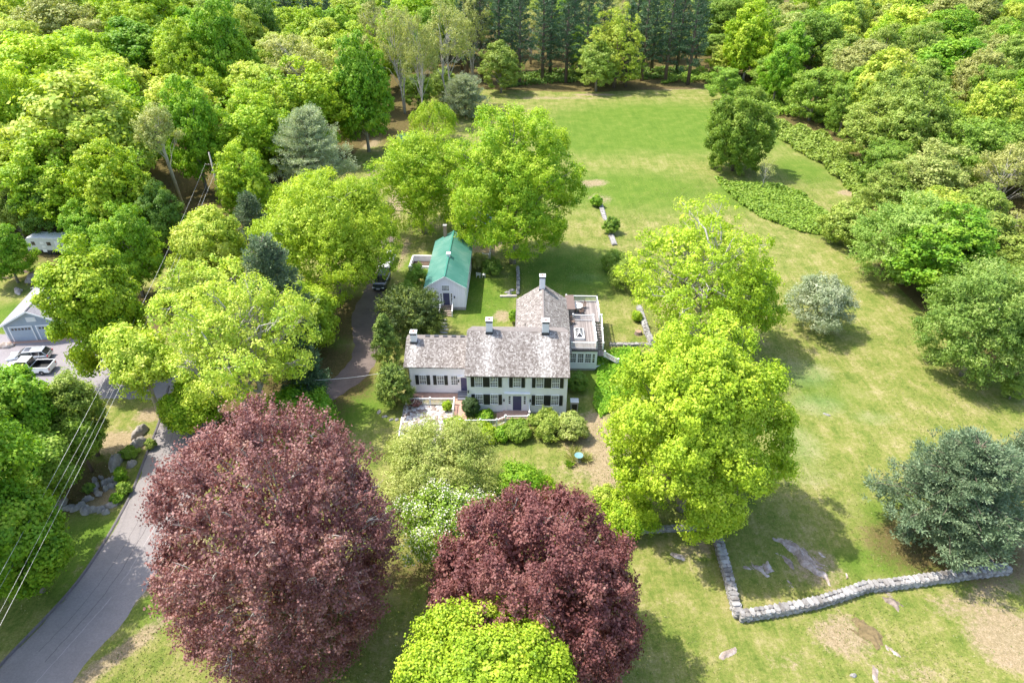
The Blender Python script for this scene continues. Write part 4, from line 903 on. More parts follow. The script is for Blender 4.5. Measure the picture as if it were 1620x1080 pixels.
# ------------------------------------------------------------------ barn
bn_ = empty('barn', (-12.2, 83.8, 0), R_(-1.0)); tag(bn_, 'narrow white barn with a green metal roof and blue door', 'barn')
BW, BL, BE, BR = 5.6, 14.6, 3.75, 5.5
M_BWALL = boardmat('barn_boards', 'x', .3, (.80,.77,.85), (.84,.81,.89), .05)
gable_wall(bn_, 'wall', 0, BW, 0, BL, BE, BR-BE-.12, 'y', M_BWALL, .3)
fb = MB(); fb.box(.05, BW-.05, .05, BL-.05, -.1, .31); fb.box(3.9, BW-.02, -.02, .3, -.1, .45); fb.build('foundation', M_GRANITE, bn_)
M_GRN = metalroof()
roof_slab(bn_, 'roof', [(-.22, BE-.09), (BW/2, BR), (BW+.22, BE-.09)], -.2, BL+.2, 'y', M_GRN, .08)
t_ = MB()
t_.bar((-.22, -.215, BE-.16), (BW/2, -.215, BR-.07), .03, .16); t_.bar((BW/2, -.215, BR-.07), (BW+.22, -.215, BE-.16), .03, .16); t_.build('barge_board', M_TRIM, bn_)
rc = MB(); rc.bar((BW/2, -.2, BR+.02), (BW/2, BL+.2, BR+.02), .22, .05); rc.build('ridge_cap', pmat('ridge_green', (.04,.20,.145), .5), bn_)
cv = MB(); cv.box(BW/2-.24, BW/2+.24, 5.9, 6.5, BR-.15, BR+.35); cv.box(BW/2-.3, BW/2+.3, 5.82, 6.58, BR+.35, BR+.43); cv.build('roof_vent', M_TRIM, bn_)
c_ = MB(); c_.box(BW*.22, BW*.22+.5, BL-.4, BL+.1, BE+.4, BR+1.0); co = c_.build('chimney', M_BRICK, bn_)
cc = MB(); cc.box(BW*.22-.05, BW*.22+.55, BL-.45, BL+.15, BR+1.0, BR+1.1); cc.build('cap', M_GRANITE, co)
window(bn_, 2.85, -.004, 3.15, .95, .78, 5, 4)
door(bn_, 2.9, -.004, .85, .92, 1.95)
for s in (-1, 1): window(bn_, 2.9 + s*.74, -.004, 1.3, .16, 1.4, 1, 4, fr=.04); lantern(bn_, 2.9 + s*1.15, 0, 2.0)
for i in range(3): window(bn_, BW+.004, 2.2 + i*2.6, 1.6, .8, 1.1, 3, 4, '+x')
sp = MB()
for i in range(5): sp.box(2.1, 3.75, -1.9 + i*.34, -1.9 + (i+1)*.34 if i < 4 else -.01, -.05, .17*(i+1)-.02)
sp.build('steps', boardmat('step_boards', 'y', .17, (.22,.17,.13), (.34,.28,.22)), bn_)
for xx in (2.05, 3.8): railing(bn_, [(xx, -1.95, .05), (xx, -.55, .8), (xx, -.1, .8)], .85, post_every=1.6, name='handrail')
# low white open-topped bin beside the barn
bb = empty('garden_enclosure', (-16.0, 94.2, 0), R_(-2)); tag(bb, 'low open white timber enclosure with plants, left of the green-roofed barn', 'planter')
q = MB(); q.box(0, 3.6, -.05, .05, 0, 1.5); q.box(-.05, .05, .05, 4.2, 0, 1.2); q.box(0, 3.6, 4.2, 4.3, 0, 1.2); q.box(3.5, 3.6, .05, 4.2, 0, 1.2)
q.box(-.1, 3.65, -.1, .1, 1.5, 1.56); q.box(-.1, .1, .1, 4.3, 1.2, 1.26); q.box(-.1, 3.65, 4.15, 4.35, 1.2, 1.26); q.build('panel', M_TRIM, bb)
q = MB(); q.box(.06, 3.49, .06, 4.19, 0, .25); q.build('soil', pmat('soil', (.09,.06,.04), .95, var=.4, bump=.5), bb)
# ------------------------------------------------------------------ neighbour garage
ng = empty('garage', (-67.0, 75.5, 0), R_(7)); tag(ng, 'blue-grey clapboard garage with white trim and grey shingle roof at the left edge', 'garage')
M_BLUE = clapmat('clapboard_blue', (.30,.36,.43), (.24,.30,.37), .14)
GW, GL, GE, GR = 7.6, 10.5, 2.75, 4.7
gable_wall(ng, 'wall', 0, GW, 0, GL, GE, GR-GE-.14, 'y', M_BLUE)
M_ASPH = shinglemat('asphalt_shingle', 'y', [(.17,.165,.18),(.22,.21,.225),(.26,.25,.265),(.30,.285,.30)], .3, .14, .3)
roof_slab(ng, 'roof', [(-.4, GE-.2), (GW/2, GR), (GW+.4, GE-.2)], -.4, GL+.3, 'y', M_ASPH, .12)
rc = MB(); rc.bar((GW/2, -.38, GR+.01), (GW/2, GL+.28, GR+.01), .18, .05); rc.build('ridge_cap', M_LEAD, ng)
t_ = MB(); t_.bar((-.4, -.415, GE-.3), (GW/2, -.415, GR-.1), .03, .2); t_.bar((GW/2, -.415, GR-.1), (GW+.4, -.415, GE-.3), .03, .2)
t_.box(-.02, .15, -.03, .001, 0, GE-.1); t_.box(GW-.15, GW+.02, -.03, .001, 0, GE-.1); t_.build('trim', M_TRIM, ng)
M_GD = pmat('garage_door_paint', (.34,.40,.47), .5, var=.06)
for xc in (2.05, 5.45):
    g = MB(); w = 2.7
    g.box(xc-w/2, xc+w/2, -.03, -.002, .05, 2.2)
    for r_ in range(4): g.box(xc-w/2+.04, xc+w/2-.04, -.045, -.029, .09 + r_*.535, .52 + r_*.535)
    go = g.build('garage_door', M_GD, ng)
    f = MB(); f.box(xc-w/2-.14, xc-w/2, -.06, -.001, 0, 2.32); f.box(xc+w/2, xc+w/2+.14, -.06, -.001, 0, 2.32); f.box(xc-w/2, xc+w/2, -.06, -.001, 2.2, 2.32); f.build('frame', M_TRIM, go)
    for i in range(6): pn = MB(); xx = xc - w/2 + .2 + i*.42; pn.box(xx, xx+.3, -.055, -.044, 1.74, 2.04); pn.build('pane', M_GLASS, go)
v_ = MB(); v_.box(GW/2-.6, GW/2+.6, -.04, -.002, 2.9, 3.6); v_.build('gable_hatch', pmat('hatch_paint', (.62,.64,.66), .5), ng)
v_ = MB(); v_.box(GW/2+.25, GW/2+.75, 3.6, 4.1, GR-.35, GR+.05); v_.build('roof_vent', M_LEAD, ng)
v_ = MB(); v_.box(GW/2-1.5, GW/2-.7, 4.8, 5.3, GR-.75, GR-.3); v_.tube([(GW/2-1.1, 5, GR-.4), (GW/2-1.1, 5, GR+.7)], .02, 4); v_.tube([(GW/2-1.5, 5, GR+.5), (GW/2-.7, 5.1, GR+.6)], .02, 4); v_.build('aerial', M_CHIM, ng)
sl2 = MB(); sl2.box(-.2, GW+.3, -.6, 0-.031, -.02, .05); sl2.build('brick_threshold', M_PAVE, ng)
# ------------------------------------------------------------------ single trees and shrubs
T = tree_px
T('copper_beech', 'largest copper beech with purple-red leaves and pale branches, beside the road', 'tree', 440,852,179,206, 'beech', 1, 'beech', 'pale', .6)
T('copper_beech', 'darker rounded copper beech in the middle foreground, behind the lime maple top', 'tree', 850,938,168,168, 'beech2', 2, 'beech2', 'grey', .6)
T('maple_tree', 'bright lime maple cut by the bottom edge of the photo', 'tree', 772,1070,130,108, 'maple', 3, 'yellow', 'grey', 9, L=.17, W=.14, nl=75, lump=.07, rp=.6)
T('maple_tree', 'huge bright lime maple on the lawn right of the white house', 'tree', 1105,664,143,168, 'maple', 4, 'yellow', 'grey', 1.2, nb=110, rb=.18, npf=24, L=.21, W=.17, nl=48, lump=.07, rp=.62)
T('maple_tree', 'open-crowned maple with pale bare limbs showing, above the huge lime maple', 'tree', 1108,428,128,126, 'open', 5, 'yellow', 'pale', 1.5, nb=85, npf=17)
T('maple_tree', 'lower right side maple with arching pale limbs beside the open-crowned one', 'tree', 1188,470,56,74, 'open', 113, 'lime', 'pale', 1.2, nb=50)
T('maple_tree', 'dense round green maple right behind the green-roofed barn', 'tree', 811,292,107,124, 'maple', 6, 'lime', 'grey', 1.2, nb=96, rb=.2, lump=.06, L=.24, W=.19, nl=40)
T('honey_locust', 'soft yellow-green spreading tree left of the dense round maple', 'tree', 664,278,80,88, 'feather', 7, 'lime', 'grey', 1.0, nb=120, rb=.19, inner=260, nl=30)
T('weeping_tree', 'small weeping green tree in front of the silver pine', 'tree', 686,190,38,30, 'weep', 8, 'lime', 'grey', .6)
T('pine_tree', 'silvery round pine behind the weeping tree', 'tree', 735,152,46,30, 'pinefull', 9, 'silver', 'brown', .8)
T('maple_tree', 'yellow-green maple hanging over the driveway and parked cars', 'tree', 522,366,116,95, 'maple', 10, 'yellow', 'grey', 3.0, nb=84, lump=.08, L=.23, W=.18, nl=40)
T('maple_tree', 'low yellow-green maple limb cluster above the driveway bend', 'tree', 478,490,56,50, 'maple', 110, 'yellow', 'grey', 2.0, nb=34, rb=.3)
T('maple_tree', 'large pale lime maple with broken grey limbs beside the road', 'tree', 372,545,122,138, 'open', 11, 'lime2', 'pale', 1.8, nb=105, npf=20, nl=24, L=.22, W=.18, dead=10, inner=40, gaps=.2)
T('maple_tree', 'pale lime crown above the dead limb, nearest the leaf-strewn clearing', 'tree', 305,478,62,62, 'open', 111, 'lime2', 'pale', 3.0, nl=20, dead=2)
T('maple_tree', 'bright green low maple at the road bend under the pale limbs', 'tree', 300,640,42,36, 'maple', 112, 'lime', 'grey', 1.5, nb=36)
T('maple_tree', 'slender lime maple leaning at the road edge over the utility wires', 'tree', 220,566,70,66, 'open', 12, 'lime2', 'pale', 4.5, stems=1, nlimb=20, nl=22, npf=17)
T('maple_tree', 'green maple with yellow tips in front of the utility pole', 'tree', 330,388,58,64, 'maple', 13, 'lime2', 'grey', 1.5, nb=44)
T('maple_tree', 'bright green maple between the road and the driveway, behind the largest copper beech', 'tree', 470,655,62,30, 'maple', 14, 'green', 'grey', .6, nb=34, L=.26, W=.2)
T('maple_tree', 'lime maple standing over the right side of the neighbouring garage', 'tree', 150,482,66,112, 'maple', 15, 'lime', 'pale', 1.5, nb=70)
T('maple_tree', 'bright green maple at the left edge, below the parked pickup', 'tree', 22,664,74,94, 'maple', 16, 'green', 'grey', 1.5)
T('maple_tree', 'deep green maple low at the left edge with wires crossing it', 'tree', 16,850,66,92, 'maple', 17, 'green', 'grey', 1.5)
T('maple_tree', 'dark green maple between the two left-edge maples', 'tree', 62,742,46,50, 'maple', 18, 'mid', 'brown', 1.5, nb=44)
T('crabapple_tree', 'grey-green crabapple with a thin forked trunk beside the rock garden', 'tree', 118,640,36,62, 'forest2', 19, 'olive', 'brown', 2.5, L=.22, W=.16, nl=18, npf=12)
T('crabapple_tree', 'dark leafy small tree just right of the crabapple, above the stone heap', 'tree', 120,690,30,38, 'forest2', 119, 'mid', 'brown', 2.2, L=.22, W=.16)
T('cypress_tree', 'feathery sage-green ornamental tree in front of the gravel patio', 'tree', 692,738,92,80, 'feather', 20, 'sage', 'grey', .5, nb=120, rb=.16, L=.2, W=.09, nl=34)
T('dogwood_tree', 'white-flowering dogwood between the two copper beeches', 'tree', 708,818,90,62, 'forest2', 21, 'mid', 'pale', 2.4, nb=70, rb=.2, L=.18, W=.13, rp=.45, nl=20, flower=5200, fs=.14)
T('spruce_tree', 'large blue-green pine with drooping boughs at the right edge', 'tree', 1515,778,128,112, 'pinefull', 22, 'pineblue', 'brown', .6, nb=190, dens=4.2, rp=.5, nl=26, L=.28, W=.09, zb=.05)
T('spruce_tree', 'shorter blue-green pine tucked against the big one at the right edge', 'tree', 1612,745,58,85, 'pinefull', 23, 'pineblue', 'brown', .6, nb=110, L=.28, W=.09)
T('olive_tree', 'small silvery wide-spreading tree alone on the right lawn', 'tree', 1302,475,53,46, 'forest2', 24, 'silver', 'brown', 1.0, nb=60, rb=.2, rp=.45, L=.2, W=.11, nl=22, sq=.6)
T('hornbeam_tree', 'dense dark round tree on the far lawn', 'tree', 1171,205,52,64, 'beech2', 25, 'mid', 'brown', .3, nb=120, L=.3, W=.18, rp=.65, inner=300, lump=.03, surf=0)
T('honey_locust', 'broad light green layered tree on the right lawn edge', 'tree', 1452,378,90,78, 'feather', 26, 'plume', 'grey', .4, nb=110, rb=.18, L=.3, W=.14)
T('honey_locust', 'layered green tree in front of the right woods, above the blue-green pine', 'tree', 1562,503,88,104, 'feather', 27, 'plume', 'grey', .4, nb=130, rb=.17, L=.28, W=.13)
T('hornbeam_tree', 'small bushy green tree at the end of the ground-cover bed', 'tree', 1345,352,42,34, 'forest2', 28, 'olive', 'grey', .3, nb=50)
T('arborvitae', 'conical bright arborvitae at the left end of the house', 'shrub', 609,536,25,46, 'smallcone', 29, 'yewlight', 'brown', .2)
T('arborvitae', 'bushy yellow-green evergreen below the conical arborvitae', 'shrub', 622,608,29,34, 'yew', 30, 'yewlight', 'brown', .1, sq=.7, L=.18, W=.09, rp=.3)
T('yew_tree', 'wide dark yew between the barn steps and the driveway', 'shrub', 650,492,50,48, 'yew', 31, 'yew', 'brown', .2, nb=70)
T('yew_tree', 'dark yew lobe nearest the wing chimney', 'shrub', 667,508,26,26, 'yew', 131, 'yew', 'brown', .2)
T('lilac_bush', 'light-leaved lilac against the left barn wall', 'shrub', 663,438,20,24, 'shrub', 32, 'mid', 'brown', .2, rp=.35, nb=34)
T('lilac_bush', 'green bush between the lilac and the black car', 'shrub', 643,462,22,20, 'shrub', 33, 'mid', 'brown', .2, rp=.35, nb=34)
T('boxwood_bush', 'clipped dark boxwood dome left of the front steps', 'shrub', 745,643,12.5,15.5, 'shrub', 34, 'box', 'brown', .1, nb=50, jit=.92, L=.1, W=.08, rp=.2, nl=26, npf=18)
T('round_bush', 'round green bush at the right corner of the house front', 'shrub', 914,601,15,17, 'shrub', 35, 'dark', 'brown', .1, nb=34)
T('garden_bush', 'bright green conifer shrub between the dogwood and the darker copper beech', 'shrub', 822,765,38,36, 'feather', 36, 'green', 'brown', .2, nb=60, L=.2, W=.09, rp=.4)
T('garden_bush', 'light green bush just above the darker copper beech', 'shrub', 856,770,26,20, 'shrub', 37, 'lime', 'brown', .2, rp=.35)
T('garden_bush', 'lime green bush beside the short stone wall', 'shrub', 990,812,46,30, 'shrub', 38, 'lime', 'brown', .3, nb=60, rp=.4, rb=.24)
T('garden_bush', 'upright leafy green clump behind the lime bush', 'shrub', 958,786,20,22, 'shrub', 39, 'lime2', 'brown', .2)
T('round_bush', 'small round bush at the top end of the pale stone line', 'shrub', 944,318,9,8.5, 'shrub', 40, 'green', 'brown', .1, L=.2, W=.16)
T('round_bush', 'rounder darker green bush midway on the pale stone line', 'shrub', 967,356,12,12.5, 'shrub', 41, 'mid', 'brown', .1, L=.2, W=.16)
T('garden_bush', 'dark olive bush at the left foot of the open-crowned maple', 'shrub', 972,411,20,17, 'shrub', 42, 'mid', 'brown', .1, rp=.4, nb=40)
T('garden_bush', 'larger green bush just below the dark olive bush', 'shrub', 997,432,30,26, 'shrub', 43, 'olive', 'brown', .1, rp=.5, nb=46)
T('garden_bush', 'dark rhododendron beside the white garden chairs', 'shrub', 780,422,15,12, 'shrub', 44, 'dark', 'brown', .1)
T('garden_bush', 'bronze-tinted bush touching the right barn wall', 'shrub', 757,411,13,13, 'shrub', 45, 'tan', 'brown', .1)
T('garden_bush', 'grey-green rhododendron in front of the right front steps', 'shrub', 818,679,22,17, 'shrub', 46, 'mid', 'brown', .1, rp=.3, nb=40)
T('garden_bush', 'big loose grey-green shrub hiding the right half of the front foundation', 'shrub', 868,670,28,22, 'shrub', 47, 'olive', 'brown', .2, rp=.3, nb=50)
T('garden_bush', 'loose grey-green shrub at the right front corner of the house', 'shrub', 905,672,24,22, 'shrub', 48, 'sage', 'brown', .2, rp=.3, nb=50)
T('garden_bush', 'yellow-green hedge shrub in front of the low white fence', 'shrub', 768,684,20,9, 'shrub', 49, 'lime', 'brown', .1, rp=.25)
T('garden_bush', 'greener hedge shrub under the highest part of the white fence', 'shrub', 794,686,14,11, 'shrub', 50, 'green', 'brown', .1, rp=.25)
T('garden_bush', 'dark leafy hedge shrub at the left end of the white front fence', 'shrub', 744,682,13,8, 'shrub', 51, 'dark', 'brown', .1, rp=.25)
T('garden_bush', 'low green plants at the front wall between boxwood and brick steps', 'shrub', 768,657,16,5, 'shrub', 52, 'green', 'brown', .05, rp=.16, L=.12, W=.09)
T('garden_bush', 'bright yellow-green bush behind the sage-green tree', 'shrub', 722,672,18,13, 'shrub', 53, 'lime', 'brown', .1, rp=.25)
T('garden_bush', 'small bright green bush on the gravel patio', 'shrub', 707,641,6.5,7.5, 'shrub', 54, 'lime', 'brown', .05, rp=.18, L=.12, W=.1, nb=18)
T('garden_bush', 'pale pink-flowering bush at the corner of the patio fence', 'shrub', 655,635,11,8, 'shrub', 55, 'beech', 'brown', .05, rp=.18, L=.1, W=.07, flower=260, fs=.10)
T('garden_bush', 'light green bush behind the deck retaining wall', 'shrub', 1008,500,7,8, 'shrub', 56, 'lime', 'brown', .05)
T('garden_bush', 'bush on the narrow strip behind the house ell', 'shrub', 812,500,6,12, 'shrub', 57, 'green', 'brown', .05, rp=.2)
T('young_tree', 'thin almost bare young tree at the ground-cover bed', 'tree', 1212,270,17,24, 'sparse', 58, 'tan', 'pale', .6, nb=26, npf=5, nl=6, L=.2, W=.14, tr=.012)
T('pine_tree', 'small grey-green pine beside the green maple with yellow tips', 'tree', 398,350,34,44, 'pinefull', 59, 'pineblue', 'brown', 1, nb=90)
T('pine_tree', 'big rounded blue-grey pine in front of the left woods', 'tree', 490,238,74,64, 'pinefull', 60, 'silver', 'brown', 1, nb=150, rp=.7)
T('pine_tree', 'tall dark pine in the driveway loop', 'tree', 436,480,72,104, 'pinefull', 61, 'pineblue', 'brown', 1, nb=170, rp=.6, dens=3.6)
T('pine_tree', 'lower dark pine behind the pale lime maple with broken limbs', 'tree', 480,585,44,60, 'pinefull', 62, 'pine', 'brown', .5, nb=110)
make_tree('maple_tree', 'maple outside the lower left corner that shades the road', 'tree', (-47.5, 37, 0), 8, 8, 14.5, 'maple', 71, 'green')
make_tree('maple_tree', 'second maple outside the left edge that shades the lower road', 'tree', (-45, 21, 0), 8, 7, 13, 'maple', 72, 'green')
# shrub belt along the front hedge of the rock garden
for i, (px, py, hw, hh, lm) in enumerate([(203,716,14,8,'mid'),(190,750,9,12,'green'),(196,772,10,10,'mid'),(184,788,9,7,'green'),(140,772,8,7,'dark'),(238,702,7,8,'olive')]):
    T('rock_garden_plant', ['leafy green plant between the verge boulders','green plant right of the stone heap','dark plant beside the stone heap, near the road','green plant above the angular slab stone','dark plant in the leaf mulch','yellowish verge plant beside the road kerb'][i], 'plant', px, py, hw, hh, 'shrub', 200+i, lm, 'brown', .02, 'plants in the rock garden', rp=.2, L=.14, W=.1, nb=18)
T('oak_tree', 'pale green broad tree standing out in front of the pine row', 'tree', 976,73,47,60, 'forest2', 97, 'lime2', 'brown', .6)
# ground-cover beds
def ground_cover(name, label, poly, lm, n, seed, h=.45, L=.3, tag_kind='stuff'):
    rng = np.random.default_rng(seed); P = np.array([gp(*p) for p in poly]); lo, hi = P.min(0), P.max(0); out = []
    while len(out) < n:
        q = lo + rng.random(2)*(hi-lo); c = False; j = len(P)-1
        for i in range(len(P)):
            if (P[i,1] > q[1]) != (P[j,1] > q[1]) and q[0] < (P[j,0]-P[i,0])*(q[1]-P[i,1])/(P[j,1]-P[i,1]) + P[i,0]: c = not c
            j = i
        if c: out.append(q)
    q = np.array(out); ph = rng.random(4)*6
    z = h*(.55 + .45*np.sin(q[:,0]*.9 + ph[0])*np.sin(q[:,1]*.7 + ph[1])) * (.6 + .6*rng.random(n)); z = np.maximum(z, .05)
    C = np.column_stack([q, z]); D = unit(rng.normal(size=(n,3))*.35 + [0,0,1])
    V, F, t = fill_puffs(rng, C, D, np.full(n, L*1.1), (1,1,.6), 9, L, L*.8)
    o = link(bpy.data.objects.new(name, np_mesh(name, V, F, LM[lm], {'tint': ('FACE', t)}))); tag(o, label, 'ground cover', kind=tag_kind)
ground_cover('ground_cover', 'dark green ground-cover bed on the far lawn', [(1130,283),(1150,292),(1215,293),(1262,305),(1315,345),(1312,374),(1268,368),(1205,345),(1160,315)], 'mid', 3600, 1, .8, .42)
ground_cover('garden_bed', 'bright green leafy bed right of the house', [(945,560),(985,551),(1010,553),(1020,600),(985,640),(950,660),(938,640),(945,600)], 'green', 2600, 2, .5, .2)
ground_cover('thicket', 'pale low thicket along the far lawn edge', [(1218,195),(1245,200),(1300,215),(1335,240),(1375,290),(1400,330),(1350,330),(1345,305),(1300,262),(1260,240),(1225,215)], 'olive', 3600, 3, 1.7, .45)
ground_cover('leafy_undergrowth', 'green undergrowth between the right lawn edge and the woods', [(1040,134),(1110,130),(1150,148),(1235,185),(1280,190),(1330,215),(1330,180),(1230,150),(1150,125),(1105,112)], 'mid', 2600, 4, 1.6, .5)
ground_cover('leafy_undergrowth', 'dark undergrowth below the pine row', [(790,140),(880,132),(1000,128),(1090,124),(1090,108),(880,112),(785,122)], 'dark', 2400, 5, 1.0, .5)

# ------------------------------------------------------------------ woods
PROTO = {}; LAST = [None]; FILL = []
def proto(key, R, RZ, zc, kind, seed, lm, bark='grey', **o):
    r = make_tree('woodland_tree', 'x', 'tree', (0, 0, 0), R, RZ, zc, kind, seed, lm, bark, None, **o)
    PROTO[key] = (r, [q for q in COL.objects if q.parent == r], R, zc, RZ, [0])
FT = {'lime': ('forest', 'lime', 'lime-green broadleaf tree'), 'lime2': ('forest', 'lime2', 'pale lime broadleaf tree'), 'green': ('forest', 'green', 'fresh green broadleaf tree'), 'yellow': ('forest', 'yellow', 'yellow-green broadleaf tree'),
      'mid': ('forest2', 'mid', 'mid-green broadleaf tree'), 'dark': ('forest2', 'dark', 'dark green broadleaf tree'), 'olive': ('forest2', 'olive', 'dull olive-green tree'), 'tan': ('forest2', 'tan', 'tan budding broadleaf tree'),
      'sparse': ('sparse', 'tan', 'thin budding tree with bare pale branches'), 'sage': ('forest2', 'sage', 'soft sage-green tree')}
i0 = 500
for k, (kd, lm, lb) in FT.items():
    for v in range(2 if k in ('lime', 'lime2', 'green', 'mid', 'olive', 'sparse') else 1):
        proto((k, v), 6.0, *((7.5, 11.5) if k == 'sparse' else (8.0, 9.5)), kd, i0, lm, 'pale' if k == 'sparse' else 'grey', **(dict(stems=2) if k == 'sparse' else {})); i0 += 1
for v in range(3): proto(('pine', v), 5.0, 12, 14, 'pine', i0+v, 'pine', 'brown', nb=80, nl=16, L=.5, W=.17, rp=.75, dens=2.4)
rf_ = random.Random(77); PLACED = []
def forest(key, cx, cy, hw, hh, label, group, bottom=3.0):
    c, r, rz, z = fit(cx, cy, hw, hh, bottom)
    if key not in ('sparse',): rz = max(rz, r*.95); z = bottom + rz; c = at(cx, cy + (rz - r)*.0, z)
    vs = [q for q in PROTO if q[0] == key]; k = vs[rf_.randrange(len(vs))]
    place(k, c.x, c.y, r, rz, z, label, group)
def place(k, x, y, r, rz, z, label, group):
    root, kids, R, zc, RZ, used = PROTO[k]; s = r/R; sz = (z + rz)/(zc + RZ); rot = rf_.uniform(0, 6.28); PLACED.append((x, y, r))
    if not used[0]: used[0] = 1; o = root; o.location = (x, y, 0); o.rotation_euler = (0, 0, rot); o.scale = (s, s, sz)
    else: o = copy_thing(root, kids, (x, y, 0), rot, (s, s, sz))
    LAST[0] = o; tag(o, label, 'tree', group); o.name = 'pine_tree' if k[0] == 'pine' else 'woodland_tree'
LEFT = [('lime2',125,212,102,66,'broad pale lime crown, largest tree of the left wood'),('lime',182,300,62,72,'lime crown to the left of the thin bare-trunked tree'),('lime',88,285,72,66,'lime crown above the camper trailer'),
 ('olive',12,240,40,52,'dull olive crown at the left edge of the left wood'),('olive',14,318,36,40,'dull olive crown just left of the camper trailer'),('green',198,385,48,60,'shaded green crown in the left wood above the leaf-strewn clearing'),
 ('lime',75,128,78,52,'lime crown in the upper left wood'),('tan',92,40,54,34,'pale tan-green domed crown near the top left corner'),('lime2',18,88,58,46,'washed pale crown at the left edge near the top'),
 ('lime',168,148,50,56,'lime crown right of the upper left domed tree'),('green',212,78,54,46,'green crown at the top of the left wood'),('lime',232,22,58,34,'lime crown on the top edge of the left wood'),
 ('yellow',286,95,44,64,'yellowish narrow crown in the middle of the left wood'),('green',352,78,44,76,'tall green crown beside the yellowish narrow one'),('dark',402,40,40,60,'dark green crown left of the pale pines at the top'),
 ('green',302,205,46,76,'green crown behind the utility pole'),('lime',400,212,64,58,'light green crown left of the big rounded blue-grey pine'),
 ('lime',384,286,46,54,'yellow-green crown behind the green maple with yellow tips'),('sparse',468,108,66,56,'wide budding tan crown above the big rounded blue-grey pine'),('green',572,140,44,78,'tall fresh green tree at the right end of the left wood'),
 ('green',540,60,38,44,'green crown behind the tall fresh green tree'),('lime',330,150,36,40,'lime crown low between taller green ones'),('olive',345,15,40,30,'olive crown on the top edge'),('lime',120,90,40,30,'small lime crown between larger ones at upper left'),
 ('dark',250,330,40,46,'dark shaded crown beside the foot of the thin tan tree'),('green',2,388,36,26,'dark-shaded green tree left of the camper trailer'),('dark',62,316,46,34,'dark green crown right above the camper trailer'),('green',132,352,38,34,'green crown between the camper trailer and the lime maple'),('lime2',60,188,50,44,'pale lime crown above the dull olive ones'),('green',450,170,34,30,'green crown wedged above the big blue-grey pine')]
for k, cx, cy, hw, hh, lb in LEFT: forest(k, cx, cy, hw, hh, lb, 'trees of the left wood')
MIDT = [('sparse',632,80,38,72,'tan budding tree with a dark bare trunk, left of the pine row'),('sparse',664,95,34,74,'second thin tan tree, beside the dark bare trunk'),('sparse',706,70,44,72,'tall tan-green tree next to the pine row'),
 ('sparse',592,40,34,44,'thin tan tree above the tall fresh green tree'),('olive',792,100,34,40,'low olive tree in front of the left end of the pine row'),('sparse',745,50,34,56,'tan tree half inside the pine row'),('mid',660,140,28,24,'low green tree at the foot of the thin tan trees'),
('olive',700,130,26,22,'low olive tree behind the silvery pine')]
for k, cx, cy, hw, hh, lb in MIDT: forest(k, cx, cy, hw, hh, lb, 'trees at the pine row', 1.0 if k in ('lime2','olive','mid') else 4.0)
RIGHT = [('mid',1128,30,38,42,'green crown directly right of the pine row'),('lime',1187,68,40,56,'fresh green tall crown right of the pine row'),('mid',1148,128,28,22,'bright bush-like tree on the far lawn corner'),('green',1234,112,28,46,'green tree just behind the dark round lawn tree'),
 ('mid',1290,60,46,52,'light green crown at the top of the right wood'),('tan',1245,42,34,42,'tan crown on the top edge of the right wood'),('lime2',1425,50,48,38,'light green domed crown near the top right'),('tan',1520,26,54,34,'wide tan domed crown near the top right corner'),
 ('tan',1366,112,58,54,'tan-yellow large crown in the middle of the right wood'),('tan',1418,128,42,48,'pinkish tan crown beside the tan-yellow one'),('green',1497,115,62,54,'bright green crown below the wide tan dome'),('mid',1497,208,44,46,'blue-green crown below the bright green one'),
 ('olive',1382,200,54,46,'vine-covered yellow-green tree at the edge of the right wood'),('green',1500,62,46,34,'green crown tucked under the wide tan dome'),('mid',1292,142,44,40,'green edge tree above the pale thicket'),('olive',1590,110,44,60,'olive-tan crown at the right edge near the top'),
 ('olive',1582,190,48,50,'tan-olive crown at the right edge'),('sparse',1590,285,56,66,'twiggy grey-olive crown at the right edge'),('sage',1472,282,58,42,'pale olive crown above the broad layered tree'),('olive',1408,298,44,32,'low olive crown above the small bushy tree'),
 ('green',1608,35,36,36,'bright green crown in the top right corner'),('olive',1548,330,44,44,'olive crown behind the broad layered tree'),('green',1440,170,34,40,'green crown in shade between the tan and bright green ones'),('mid',1335,20,44,32,'green crown on the top edge, left of the domed ones'),
 ('sparse',1612,380,40,48,'twiggy tan crown at the right edge behind the layered trees'),('olive',1610,605,20,14,'small tan bush at the right edge below the layered tree'),('mid',1340,165,30,40,'green edge tree left of the vine-covered one'),('olive',1600,430,40,40,'olive crown above the layered green tree')]
for k, cx, cy, hw, hh, lb in RIGHT: forest(k, cx, cy, hw, hh, lb, 'trees of the right wood', 1.0)
PINE_OBJ = []
PINES = [(762,40,30,60),(790,30,30,70),(822,42,30,84),(858,36,32,88),(895,40,30,86),(925,30,28,80),(1015,48,30,82),(1052,48,32,90),(1088,45,32,88),(1000,20,28,70),(950,10,30,70),(870,5,30,70),(810,0,30,60),(1070,5,30,70),(740,20,26,54),(905,5,30,70),(1030,5,30,70)]
for i, (cx, cy, hw, hh) in enumerate(PINES):
    x_, y_ = {0: (0,0)}.get(0)
    base = at(cx, 128 - (6 if cy < 25 else 0) - (10 if cy < 12 else 0) + (i % 3)*3, 0); r = hw/(FPX/proj(base.x, base.y, 12)[2]); hgt = 27 + (i*7 % 5)
    k = ('pine', i % 3); place(k, base.x, base.y, r, hgt/2, hgt/2, 'x', 'pines of the dark row behind the far lawn'); PINE_OBJ.append((cx, LAST[0]))
ORD_ = ['first','second','third','fourth','fifth']
